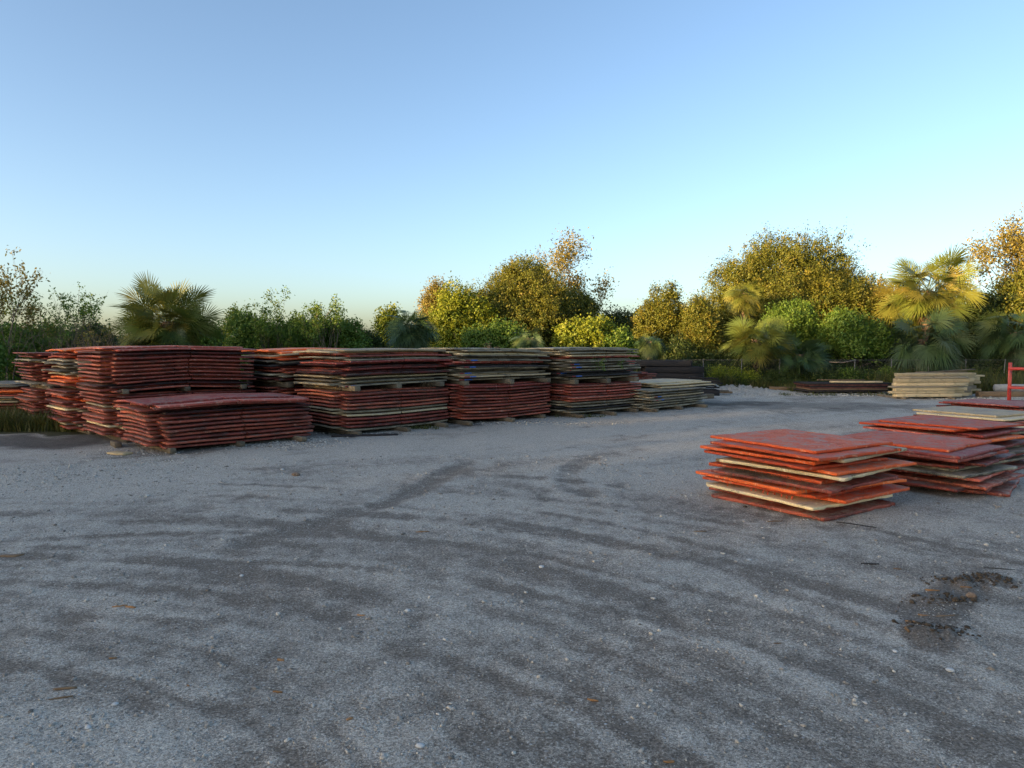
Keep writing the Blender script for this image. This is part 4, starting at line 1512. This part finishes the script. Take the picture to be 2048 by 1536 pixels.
def sparse_tree(name, px, d, top_py, label, group, seed, leafmat, w_px, stems=4, leaf=0.13, per=14, spread=0.5, r0=0.05, leafy=1.0, clump_r=0.22, lean=0.0, twig='twig'):
    """open multi-stemmed shrub or tree: twigs that carry tufts of leaves at their ends"""
    rs = np.random.default_rng(seed)
    x = X(px, d)
    h = Z(top_py, d)
    w = w_px / F * d
    root = empty(name, (x, d, 0))
    tag(root, label, 'shrub' if 'shrub' in name else 'tree', group)
    mb = MB()
    tips = []

    def grow(p, dr, ln, r, lev):
        n = 4
        pts = [p]
        q = np.array(p, float)
        dv = np.array(dr, float)
        for i in range(n - 1):
            dv = dv + rs.normal(0, 0.13, 3) + np.array([0, 0, 0.04])
            dv /= np.linalg.norm(dv)
            q = q + dv * ln / (n - 1)
            pts.append(q.copy())
        mb.tube(pts, np.linspace(r, r * 0.55, n), 5 if lev < 2 else 4, False)
        if lev == 3:
            tips.append(pts[-1])
            if rs.uniform() < 0.4:
                tips.append(pts[-2])
            return
        kids = rs.integers(2, 5) if lev < 2 else rs.integers(2, 4)
        for i in range(kids):
            b = pts[-1] if i < 2 else pts[-2]
            e = rs.normal(0, 1, 3)
            e -= e @ dv * dv
            e /= np.linalg.norm(e) + 1e-9
            nd = dv * math.cos(spread) + e * math.sin(spread) + np.array([0, 0, 0.10])
            nd /= np.linalg.norm(nd)
            grow(b, nd, ln * rs.uniform(0.55, 0.8), r * 0.55, lev + 1)
    for s in range(stems):
        a = rs.uniform(0, 6.28)
        t = rs.uniform(0.05, 0.45) * min(1.0, w / h)
        dv = np.array([math.cos(a) * t + lean, math.sin(a) * t, 1.0])
        dv /= np.linalg.norm(dv)
        base = (math.cos(a) * 0.2 * w * rs.uniform(0, 1), math.sin(a) * 0.2 * w * rs.uniform(0, 1), -0.05)
        grow(base, dv, h * 0.40 * rs.uniform(0.8, 1.1), r0 * rs.uniform(0.7, 1.1), 0)
    tips = np.array(tips)
    # fit to the wanted size
    allv = np.concatenate(mb.V)
    sz = h / np.percentile(tips[:, 2], 97)
    sx = (w / 2) / np.percentile(np.abs(tips[:, 0]), 92)
    for v in mb.V:
        v *= np.array([sx, sx, sz])
    tips = tips * np.array([sx, sx, sz])
    obj('trunk', mb.mesh('trunk'), M[twig], root)
    keep = rs.uniform(0, 1, len(tips)) < leafy
    C = tips[keep]
    n = len(C) * per
    ci = np.repeat(np.arange(len(C)), per)
    P = C[ci] + rs.normal(0, clump_r * 0.5, (n, 3))
    V, f = leaves(P, leaf, 0.25, 0.45, None, rs)
    ct = rs.uniform(0, 1, len(C))
    tint = np.clip(ct[ci] * 0.7 + 0.3 * rs.uniform(0, 1, n), 0, 1)
    obj('crown', mesh_np('crown', V, [f], False, {'tint': np.repeat(tint, 4), 'tint2': np.repeat(np.clip(rs.normal(0, 0.4, n), 0, 1), 4)}), LEAF[leafmat], root)
    return root


# ---- fan palms
def frond(out, az, el, pet, blade, nleaf, droop, rs, span=2.0, wmul=1.0, hang=0.0):
    """adds one costapalmate frond to list out = [V list, F list, tint list]"""
    ca, sa = math.cos(az), math.sin(az)
    d = np.array([ca * math.cos(el), sa * math.cos(el), math.sin(el)])
    hor = np.array([-sa, ca, 0.0])
    # petiole: arc
    pts = []
    p = np.zeros(3)
    e = el
    for i in range(5):
        pts.append(p.copy())
        dv = np.array([ca * math.cos(e), sa * math.cos(e), math.sin(e)])
        p = p + dv * pet / 4
        e -= droop * 0.16 + hang * 0.3
    hub = pts[-1]
    dv = np.array([ca * math.cos(e), sa * math.cos(e), math.sin(e)])
    nrm = np.cross(dv, hor)
    nrm = nrm if nrm[2] > 0 else -nrm
    roll = rs.normal(0, 0.8)
    hor = hor * math.cos(roll) + nrm * math.sin(roll)
    nrm = np.cross(dv, hor)
    nrm = nrm if nrm[2] > 0 else -nrm
    V, f = [], []
    nb = 0
    for i in range(4):
        wv = hor * 0.018
        V += [pts[i] - wv, pts[i] + wv, pts[i + 1] + wv, pts[i + 1] - wv]
        f.append((nb, nb + 1, nb + 2, nb + 3))
        nb += 4
    th = np.linspace(-span, span, nleaf) + rs.normal(0, 0.02, nleaf)
    for t in th:
        c, s = math.cos(t), math.sin(t)
        ln = blade * (0.62 + 0.38 * max(0, math.cos(t * 0.75))) * rs.uniform(0.9, 1.1)
        # costapalmate: hub slides along the rib for the middle leaflets
        st = hub + dv * blade * 0.22 * max(0, c)
        ld = dv * c + hor * s + nrm * (0.16 * abs(s))
        ld /= np.linalg.norm(ld)
        sd = np.cross(ld, nrm)
        sd /= np.linalg.norm(sd) + 1e-9
        g = droop * rs.uniform(0.7, 1.3)
        w0 = 0.5 * (2 * span / nleaf) * 0.45 * ln * 1.15 * wmul
        prev = None
        for (q, wq) in ((0.02, 0.12), (0.45, 1.0), (0.75, 0.6), (1.0, 0.06)):
            pp = st + ld * ln * q * (1 - 0.10 * g * q * q) + np.array([0, 0, -1.0]) * ln * g * 0.42 * max(0, q - 0.25) ** 1.6
            fold = nrm * w0 * wq * 0.35
            V += [pp - sd * w0 * wq + fold * 0, pp + sd * w0 * wq + fold]
            if prev is not None:
                f.append((prev, prev + 1, nb + 1, nb))
            prev = nb
            nb += 2
    base = sum(len(v) for v in out[0])
    out[0].append(np.array(V))
    out[1].append(np.array(f) + base)
    out[2].append(np.full(len(V), np.clip(rs.normal(0.5, 0.25), 0, 1)))
    out[3].append(np.full(len(V), np.clip(rs.normal(0.1, 0.3), 0, 1)))
    return len(V)


def palm(px, d, crown_py, w_px, label, seed, leafmat='palm', n=34, dead=8, droop=0.55, low=-0.7, trunk_r=0.17, boots=True, wmul=0.85, bf=1.0, group='cabbage palms along the yard'):
    rs = np.random.default_rng(seed)
    x = X(px, d)
    zc = max(0.25, Z(crown_py, d))
    rad = w_px / F * d / 2
    root = empty('fan_palm', (x, d, 0))
    tag(root, label, 'palm', group)
    pet, blade = rad * (0.50 + 0.5 * (1 - bf)), rad * 0.52 * bf
    out = [[], [], [], []]
    n = int(n * 1.55)
    for i in range(n):
        az = i * 2.39996 + rs.normal(0, 0.15)
        q = (i + 0.5) / n
        el = math.asin(min(1, max(-1, 0.985 + q ** 0.85 * (math.sin(low) - 0.985)))) + rs.normal(0, 0.10)
        frond(out, az, el, pet * rs.uniform(0.35, 1.1), blade * rs.uniform(0.85, 1.1), 32, droop * rs.uniform(0.6, 1.4), rs, 1.95, wmul)
    V = np.concatenate(out[0]) + np.array([0, 0, zc])
    me = mesh_np('crown', V, [np.concatenate(out[1])], False, {'tint': np.concatenate(out[2]), 'tint2': np.concatenate(out[3])})
    obj('crown', me, LEAF[leafmat], root)
    if dead:
        out = [[], [], [], []]
        for i in range(dead):
            az = i * 6.28 / dead + rs.normal(0, 0.3)
            el = rs.uniform(-0.9, -0.2)
            frond(out, az, el, pet * rs.uniform(0.4, 0.7), blade * rs.uniform(0.7, 0.95), 20, 1.5, rs, 1.2, 0.9, 0.9)
        V = np.concatenate(out[0]) + np.array([0, 0, zc - 0.15])
        me = mesh_np('dead_fronds', V, [np.concatenate(out[1])], False, {'tint': np.concatenate(out[2]), 'tint2': np.concatenate(out[3])})
        obj('dead_fronds', me, LEAF['dead'], root)
    mb = MB()
    m = 9
    zs = np.linspace(-0.05, zc + 0.1, m)
    pts = [(0.05 * math.sin(z + seed), 0.04 * math.cos(z * 0.8 + seed), z) for z in zs]
    mb.tube(pts, np.linspace(trunk_r * 1.1, trunk_r, m), 10)
    if boots:
        kk = max(6, int(zc * 14))
        for i in range(kk):
            z = zc * (0.15 + 0.85 * i / kk)
            az = i * 2.4
            b = np.array([math.cos(az) * trunk_r * 0.85, math.sin(az) * trunk_r * 0.85, z])
            t = b + np.array([math.cos(az) * 0.16, math.sin(az) * 0.16, 0.25])
            mb.tube([b, t], [0.055, 0.03], 4)
    obj('trunk', mb.mesh('trunk'), M['palmtrunk'], root)
    return root


GT = 'trees beyond the fence'
GS = 'shrubs beyond the stacks'
# oaks
tree('oak_tree', 1592, 58, 345, 466, -4.0, 'oak', 'largest oak, a broad dome standing behind the palms', GT, 5800, 34, 0.52, 0.165, 101, 40, depth=11, lump=0.40)
tree('oak_tree', 1055, 56, 225, 519, -1.5, 'oak', 'dense rounded oak behind the middle stacks', GT, 3000, 32, 0.48, 0.16, 102, 26, lump=0.42)
tree('oak_tree', 1160, 57, 95, 590, -1.0, 'oak', 'lower right shoulder of oak next to the dense rounded one', GT, 1100, 22, 0.5, 0.19, 122, 11)
sparse_tree('thin_crowned_tree', 1132, 62, 498, 'tall thin-crowned brownish tree rising behind the dense rounded oak', GT, 103, 'brown', 135, 5, 0.24, 60, 0.5, 0.14, 1.0, 0.9)
tree('gold_tree', 880, 58, 100, 564, -2.0, 'brown', 'golden brown tree left of the dense rounded oak', GT, 1200, 22, 0.5, 0.19, 104, 14, shell=0.3)
tree('lime_tree', 925, 52, 125, 568, -2.0, 'lime', 'bright yellow-green tree in front of the golden brown one', GT, 1300, 18, 0.45, 0.19, 105, 16, shell=0.35)
tree('leafy_tree', 1328, 52, 110, 563, -4.0, 'oak', 'upright bushy tree at the gap right of the middle', GT, 1700, 30, 0.40, 0.15, 106, 22, lump=0.36, shell=0.3)
tree('leafy_tree', 1402, 50, 90, 590, -3.0, 'oak', 'smaller bushy tree touching the largest oak on its left', GT, 1300, 30, 0.40, 0.15, 107, 16)
tree('shaded_tree', 1238, 60, 100, 608, -1.0, 'deep', 'dark shaded tree between the oak and the upright bushy tree', GT, 800, 14, 0.45, 0.22, 108, 10, shell=0.3)
sparse_tree('thin_crowned_tree', 2035, 54, 462, 'thin brown-leaved tree at the right edge of the photo', GT, 109, 'brown', 170, 5, 0.24, 55, 0.5, 0.13, 1.0, 0.85)
tree('oak_tree', 2040, 50, 150, 540, -1.0, 'oak', 'golden bushy tree under the thin one at right edge', GT, 1800, 20, 0.45, 0.19, 110, 14)
tree('pepper_shrub', 1708, 46, 112, 606, 0.3, 'green', 'fresh green shrub right of the largest oak', GS, 1200, 15, 0.34, 0.18, 111, 14, shell=0.25)
tree('pepper_shrub', 1580, 48, 95, 598, 0.3, 'green', 'green shrub in front of the largest oak', GS, 900, 15, 0.36, 0.18, 112, 12)
tree('gold_tree', 1775, 54, 70, 545, -2.0, 'brown', 'golden tree peeping between the largest oak and the tall palm', GT, 450, 14, 0.45, 0.22, 113, 8)
tree('deep_shrub', 1960, 49, 90, 585, 0.3, 'deep', 'dark shrub right of the tall lit palm', GS, 800, 14, 0.4, 0.2, 114, 10)
tree('deep_shrub', 1650, 47, 70, 655, 0.2, 'deep', 'dark shrub below the fresh green one', GS, 600, 14, 0.36, 0.18, 115, 9)
tree('lime_shrub', 1175, 47, 120, 636, 0.3, 'lime', 'sunlit yellow shrub over the weed-grown stack', GS, 900, 13, 0.36, 0.2, 116, 12, shell=0.3)
tree('lime_shrub', 1240, 46, 70, 660, 0.3, 'green', 'green shrub right of the sunlit yellow one', GS, 500, 13, 0.36, 0.19, 117, 9)
tree('green_shrub', 990, 46, 120, 645, 0.3, 'green', 'green shrub under the dense rounded oak', GS, 900, 13, 0.38, 0.19, 118, 12)
tree('lime_shrub', 780, 46, 55, 612, 0.3, 'lime', 'narrow yellow shrub left of the drooping palm', GS, 420, 13, 0.36, 0.2, 119, 9, shell=0.3)
# shrubs behind the left stacks, some open with bare twigs
tree('green_shrub', 500, 38, 90, 622, 0.3, 'green', 'green shrub just right of the big left palm', GS, 900, 13, 0.32, 0.16, 131, 12, shell=0.3)
tree('green_shrub', 590, 39, 100, 630, 0.3, 'green', 'broad green shrub behind the low red stack', GS, 900, 13, 0.32, 0.16, 132, 12, shell=0.3)
tree('green_shrub', 680, 40, 100, 632, 0.3, 'green', 'leafy shrub behind the cream-topped stack', GS, 900, 13, 0.32, 0.16, 133, 12, shell=0.3)
tree('green_shrub', 735, 42, 60, 650, 0.3, 'deep', 'small dark shrub left of the drooping palm', GS, 500, 13, 0.32, 0.16, 134, 9)
sparse_tree('open_shrub', 540, 37, 600, 'open shrub with leaf tufts above the green one', GS, 135, 'green', 80, 5, 0.14, 22, 0.4, 0.04, 1.0, 0.26)
sparse_tree('open_shrub', 630, 38, 612, 'tufted shrub over the broad green one', GS, 136, 'green', 110, 6, 0.14, 22, 0.42, 0.04, 1.0, 0.26)
sparse_tree('open_shrub', 470, 40, 622, 'tufted shrub peeping right of the big palm', GS, 137, 'lime', 50, 4, 0.14, 20, 0.42, 0.04, 1.0, 0.26)
sparse_tree('twiggy_shrub', 150, 33, 588, 'nearly bare twiggy shrub left of the big palm', GS, 138, 'green', 130, 7, 0.13, 13, 0.42, 0.035, 0.55, 0.2)
sparse_tree('twiggy_shrub', 95, 34, 600, 'twiggy shrub with leaf tufts near the left edge', GS, 139, 'green', 90, 5, 0.13, 14, 0.45, 0.035, 0.6, 0.2)
sparse_tree('open_tree', 12, 32, 540, 'open yellow-leaved tree at the left edge', GT, 140, 'brown', 110, 4, 0.16, 18, 0.45, 0.06, 0.9, 0.28)
sparse_tree('open_tree', -60, 33, 560, 'second open tree just outside the left edge', GT, 141, 'lime', 120, 4, 0.16, 18, 0.45, 0.06, 0.9, 0.28)
sparse_tree('twiggy_shrub', 205, 31, 650, 'sunlit heap of pale branches left of the big palm', GS, 142, 'brown', 100, 9, 0.12, 3, 0.6, 0.03, 0.5, 0.15)
tree('green_shrub', 60, 36, 150, 645, 0.2, 'green', 'dense green undershrub at the left edge', GS, 1300, 13, 0.34, 0.17, 143, 14, shell=0.3)
tree('green_shrub', 180, 37, 110, 650, 0.2, 'deep', 'dark undershrub behind the twiggy ones', GS, 1000, 13, 0.34, 0.17, 144, 12, shell=0.3)
tree('green_shrub', -60, 30, 130, 660, 0.2, 'green', 'green undershrub beyond the left edge of the photo', GS, 700, 13, 0.34, 0.17, 145, 10, shell=0.3)
tree('green_shrub', 290, 42, 110, 655, 0.2, 'deep', 'dark shrub directly behind the big left palm', GS, 700, 13, 0.34, 0.17, 146, 10, shell=0.3)
tree('green_shrub', 420, 42, 110, 650, 0.2, 'green', 'green shrub behind the right side of the big palm', GS, 700, 13, 0.34, 0.17, 147, 10, shell=0.3)

tree('deep_shrub', 1850, 54, 200, 628, 0.2, 'deep', 'dark shrub mass behind the two stacked palms at right', GS, 900, 14, 0.4, 0.2, 148, 10)
tree('shaded_tree', 1282, 57, 75, 634, 0.3, 'deep', 'low dark tree filling the gap left of the upright bushy tree', GT, 700, 16, 0.42, 0.2, 149, 9)
# palms
palm(338, 31, 648, 204, 'big cabbage palm with a dead brown skirt behind the grimy stack', 201, 'palm', 66, 34, 0.35, -0.6, 0.2, bf=0.85)
palm(345, 29.5, 700, 90, 'young palm fan at the foot of the big left palm', 202, 'palm_blue', 12, 0, 0.2, 0.2, 0.1, False)
palm(825, 43, 655, 130, 'drooping grey-green palm behind the middle of the row', 203, 'palm_blue', 38, 0, 1.0, -0.9, 0.17)
palm(1058, 42, 680, 80, 'low drooping palm under the dense rounded oak', 204, 'palm_blue', 26, 0, 1.1, -0.7, 0.15)
palm(1300, 43, 685, 84, 'drooping palm by the black beam stack', 205, 'palm_blue', 28, 2, 1.1, -1.0, 0.15)
palm(1486, 51, 590, 92, 'slim sunlit palm in front of the largest oak', 206, 'palm', 34, 12, 0.8, -1.1, 0.17)
palm(1512, 44.6, 682, 140, 'low sunlit palm at the fence with a pale trunk', 207, 'palm', 34, 2, 0.5, -0.7, 0.17)
palm(1598, 44.2, 712, 132, 'dark fan palm at the fence right of the sunlit one', 208, 'palm_blue', 26, 2, 0.45, -0.9, 0.15)
palm(1852, 50, 585, 196, 'tall sunlit palm with brown skirt behind the lumber', 209, 'palm', 62, 30, 0.5, -0.9, 0.2, bf=0.82)
palm(1843, 45.5, 682, 196, 'dark drooping palm right above the lumber pile', 210, 'palm_blue', 50, 6, 1.1, -0.9, 0.19, bf=0.85)
palm(2030, 45, 668, 170, 'dark palm above the red rack at right', 211, 'palm_blue', 46, 14, 0.9, -0.9, 0.19, bf=0.85)
palm(1985, 50, 610, 90, 'shadowed palm between the tall lit palm and right edge', 212, 'palm_blue', 28, 3, 0.7, -0.8, 0.17)

# undergrowth behind the fence and behind the stacks (one uncountable mass)


def undergrowth(name, pts, label, leafmat, n, leaf, hmax, depth, seed):
    rs = np.random.default_rng(seed)
    pts = np.array(pts, float)
    seg = np.linalg.norm(np.diff(pts, axis=0), axis=1)
    cum = np.concatenate([[0], np.cumsum(seg)])
    s = rs.uniform(0, cum[-1], n)
    x = np.interp(s, cum, pts[:, 0])
    y = np.interp(s, cum, pts[:, 1])
    q = rs.uniform(0, 1, n)
    dep = q * depth
    top = hmax * (0.62 + 0.38 * fbm(s * 0.35, dep * 0.4 + seed, 3)) * (0.45 + 0.55 * np.clip(q * 1.6, 0, 1))
    z = top * rs.uniform(0, 1, n) ** 0.7
    y = y + dep + 0.25 * rs.normal(0, 1, n)
    P = np.stack([x + 0.15 * rs.normal(0, 1, n), y, np.clip(z, 0.02, None)], -1)
    # gather into tufts
    per = 7
    ci = np.repeat(np.arange(n), per)
    Q = P[ci] + rs.normal(0, 0.13, (n * per, 3))
    Q[:, 2] = np.clip(Q[:, 2], 0.02, None)
    V, f = leaves(Q, leaf, 0.4, 0.5, None, rs)
    ct = np.clip(rs.normal(0.45, 0.25, n), 0, 1)
    me = mesh_np(name, V, [f], False, {'tint': np.repeat(ct[ci], 4), 'tint2': np.repeat(np.clip(rs.normal(0, 0.3, n), 0, 1)[ci], 4)})
    o = obj(name, me, LEAF[leafmat])
    tag(o, label, 'undergrowth', None, 'stuff')


undergrowth('undergrowth', [(X(1230, 46), 45.0), (X(1440, 44), 44.0), (X(1700, 44), 44.1), (X(2150, 44), 44.2)], 'tangled dark undergrowth along the fence', 'deep', 19000, 0.16, 3.3, 4.5, 301)
undergrowth('undergrowth', [(X(-150, 38), 37), (X(300, 40), 41), (X(800, 44), 44), (X(1280, 47), 46)], 'leafy undergrowth behind the rows of stacks', 'green', 16000, 0.17, 3.3, 5.0, 302)
undergrowth('undergrowth', [(X(1440, 43), 42.7), (X(1600, 43), 42.8), (X(1800, 43), 42.8), (X(2140, 43), 42.6)], 'low leafy growth in front of the fence', 'deep', 4200, 0.13, 1.25, 0.8, 305)
undergrowth('ivy_cover', [(X(1425, 43.4), 43.35), (X(1515, 43.4), 43.35)], 'yellowish vine sheet hanging over the fence left of the low palm', 'lime', 1500, 0.10, 1.75, 0.25, 303)
undergrowth('leafy_vines', [(X(1690, 43.3), 43.3), (X(1790, 43.3), 43.35)], 'green vines spilling over the fence beside the lumber', 'green', 1500, 0.13, 1.8, 0.5, 304)


def grass(name, poly, n, hmin, hmax, label, seed, leafmat='grass', w=0.012):
    rs = np.random.default_rng(seed)
    cx, cy, rx, ry = poly
    x = cx + rs.uniform(-rx, rx, n)
    y = cy + rs.uniform(-ry, ry, n)
    dn = fbm(x * 0.9 + seed, y * 0.9, 3)
    k = dn + rs.uniform(-0.3, 0.3, n) > -0.25
    x, y, dn = x[k], y[k], dn[k]
    n = len(x)
    h = (hmin + (hmax - hmin) * rs.uniform(0, 1, n) ** 1.5) * (0.8 + 0.5 * np.clip(dn, -0.5, 0.8))
    az = rs.uniform(0, 6.28, n)
    lean = rs.uniform(0.1, 0.65, n) * h
    dx, dy = np.cos(az), np.sin(az)
    z0 = ground_fields(x, y)[3]
    P = []
    for t, wd in ((0, 1.0), (0.5, 0.75), (1.0, 0.08)):
        px_ = x + dx * lean * t * t
        py_ = y + dy * lean * t * t
        pz = z0 + h * t * (1 - 0.12 * t)
        P.append(np.stack([px_ - dy * w * wd, py_ + dx * w * wd, pz], -1))
        P.append(np.stack([px_ + dy * w * wd, py_ - dx * w * wd, pz], -1))
    V = np.stack(P, 1)
    f = np.array([[0, 1, 3, 2], [2, 3, 5, 4]])
    f = (f[None] + (np.arange(n) * 6)[:, None, None]).reshape(-1, 4)
    me = mesh_np(name, V.reshape(-1, 3), [f], False, {'tint': np.repeat(rs.uniform(0, 1, n), 6), 'tint2': np.repeat(np.clip(rs.normal(0.1, 0.3, n), 0, 1), 6)})
    o = obj(name, me, LEAF[leafmat])
    tag(o, label, 'grass', None, 'stuff')


gx, gy = G(70, 858)
grass('grass', (gx - 0.2, gy + 1.2, 3.8, 2.0), 20000, 0.25, 0.85, 'tall unmown grass in front of the left stacks', 401)
grass('grass', (X(40, 27), 28.0, 6.5, 2.6), 12000, 0.3, 1.4, 'rank grass around the stacks at left edge', 402, w=0.02)
grass('grass', (X(1500, 43), 42.9, 4.2, 0.7), 7000, 0.15, 0.75, 'green weeds at the foot of the fence by palms', 403, w=0.02)
grass('grass', (X(1990, 40), 40.5, 6.0, 2.2), 16000, 0.3, 1.5, 'tall grass on the verge behind the red rack', 404, w=0.022)
grass('grass', (X(1720, 40), 41.6, 3.8, 1.6), 5000, 0.1, 0.6, 'weeds around the flat dark pile', 405, w=0.018)
grass('grass', (X(1690, 37), 37.4, 3.2, 0.5), 900, 0.06, 0.28, 'low weeds in front of the flat dark pile', 406, w=0.014)
q = off(pC, ANG_C, 3.0, -0.2)
grass('grass', (q[0], q[1], 0.5, 0.3), 240, 0.06, 0.2, 'small green tuft at the foot of the cream-topped stack', 407)
q = off(pE, ANG_E, 0.8, -0.2)
grass('grass', (q[0], q[1], 1.1, 0.3), 400, 0.04, 0.2, 'green weeds at the foot of the weed-grown stack', 408)


def sprig(pos, r, n, label, seed, leafmat='green', leaf=0.05, name='weed'):
    rs = np.random.default_rng(seed)
    mb = MB()
    C = []
    for i in range(n):
        d = rs.normal(0, 1, 3) * np.array([1, 1, 0.5])
        d /= np.linalg.norm(d)
        t = d * r * rs.uniform(0.4, 1.0)
        mb.tube([(0, 0, 0), t * 0.5 + np.array([0, 0, 0.03]), t], [0.004, 0.003, 0.001], 4, False)
        C += [t, t * 0.7, t * 0.5]
    C = np.array(C)
    V, f = leaves(np.repeat(C, 3, 0) + rs.normal(0, leaf * 0.5, (len(C) * 3, 3)), leaf, 0.3, 0.5, None, rs)
    root = empty(name, pos)
    tag(root, label, 'plant')
    obj('stems', mb.mesh('stems'), M['twig'], root)
    nn = len(V)
    obj('foliage', mesh_np('foliage', V, [f], False, {'tint': rs.uniform(0, 1, nn // 4).repeat(4), 'tint2': np.zeros(nn)}), LEAF[leafmat], root)


q = off(pE, ANG_E, 1.75, -0.05)
sprig((q[0], q[1], 1.95), 0.42, 22, 'green weed sprouting from the face of a grey tier', 501, 'green', 0.07)
q = off(pE, ANG_E, 2.9, -0.05)
sprig((q[0], q[1], 1.92), 0.25, 10, 'smaller green sprig right of the weed on the grey tier', 502, 'green', 0.06)
q = off(pD, ANG_D, 1.9, 0.5)
sprig((q[0], q[1], 2.50), 0.35, 30, 'dry pink-brown tuft on top of the middle stack', 503, 'dead', 0.06, 'dry_tuft')
q = off(pC, ANG_C, 3.3, -0.04)
blades(60, (q[0], q[1], 1.48), (0.2, 0.08, 0.03), 0.5, 0.006, M['straw'], 'straw', 'dry grass hanging from the upper tier of the cream-topped stack', 'straw', 1.5, 'stuff', 0.0)

# ------------------------------------------------------------------ wood on the far side of the yard (keeps the evening sun off the gravel)
SUN_AZ = R(240.0)        # clockwise from +Y
SUN_EL = R(7.0)
sdir = np.array([math.sin(SUN_AZ), math.cos(SUN_AZ)])
perp = np.array([-sdir[1], sdir[0]])


WOOD_D = 105.0


def WOOD_H(u):
    z, L = np.interp(u, [-75, -47, -40, -35, -31, -28, -20, 0, 46], [4.0, 4.0, 1.6, 2.6, 2.2, 4.6, 4.8, 4, 4]), np.interp(u, [-75, -47, -40, -35, -31, -28, -20, 0, 46], [22, 24, 28, 12, 35, 50, 45, 30, 20])
    return float(z + (WOOD_D + L) * math.tan(SUN_EL))


def wood_belt():
    rs = np.random.default_rng(77)
    lob = []
    for u in np.arange(-78, 50, 2.4):
        c = sdir * WOOD_D + perp * (u + rs.normal(0, 0.6))
        h = WOOD_H(u) * (1 + rs.normal(0, 0.02))
        for q in range(2):
            c2 = c + sdir * 3.0 * q
            lob.append((c2[0], c2[1], h * 0.78, 3.0, 3.0, h * 0.22))
            lob.append((c2[0], c2[1], h * 0.32, 3.4, 3.4, h * 0.36))
    me = crown_mesh('woodland', lob, 22000, 14, 1.0, 0.9, rs, 0.3, 0.35, 0.7)
    o = obj('woodland', me, LEAF['oak'])
    tag(o, 'belt of trees along the near left side of the yard', 'woodland', None, 'stuff')


if perp @ np.array([0.5, -0.85]) < 0:
    perp = -perp
wood_belt()

# ------------------------------------------------------------------ light
w = bpy.data.worlds.new("World")
scn.world = w
w.use_nodes = True
nt = w.node_tree
nt.nodes.clear()
sky = nt.nodes.new('ShaderNodeTexSky')
sky.sky_type = 'NISHITA'
sky.sun_disc = False
sky.sun_elevation = SUN_EL
sky.sun_rotation = SUN_AZ
sky.altitude = 0
sky.air_density = 0.72
sky.dust_density = 2.0
sky.ozone_density = 1.4
bg = nt.nodes.new('ShaderNodeBackground')
bg.inputs['Strength'].default_value = 0.15
ow = nt.nodes.new('ShaderNodeOutputWorld')
nt.links.new(sky.outputs[0], bg.inputs[0])
nt.links.new(bg.outputs[0], ow.inputs[0])

sl = bpy.data.lights.new('sun', 'SUN')
sl.energy = 5.0
sl.angle = R(0.6)
sl.color = (1.0, 0.68, 0.31)
so = bpy.data.objects.new('sun', sl)
COL.objects.link(so)
sv = Vector((math.sin(SUN_AZ) * math.cos(SUN_EL), math.cos(SUN_AZ) * math.cos(SUN_EL), math.sin(SUN_EL)))
so.rotation_euler = sv.to_track_quat('Z', 'Y').to_euler()

scn.cycles.use_denoising = True
scn.cycles.denoising_input_passes = 'RGB_ALBEDO_NORMAL'
scn.cycles.denoising_prefilter = 'NONE'
w.cycles.sampling_method = 'MANUAL'
w.cycles.sample_map_resolution = 2048
scn.view_settings.view_transform = 'Standard'
scn.view_settings.look = 'None'
scn.view_settings.exposure = 1.57
scn.view_settings.gamma = 1.0
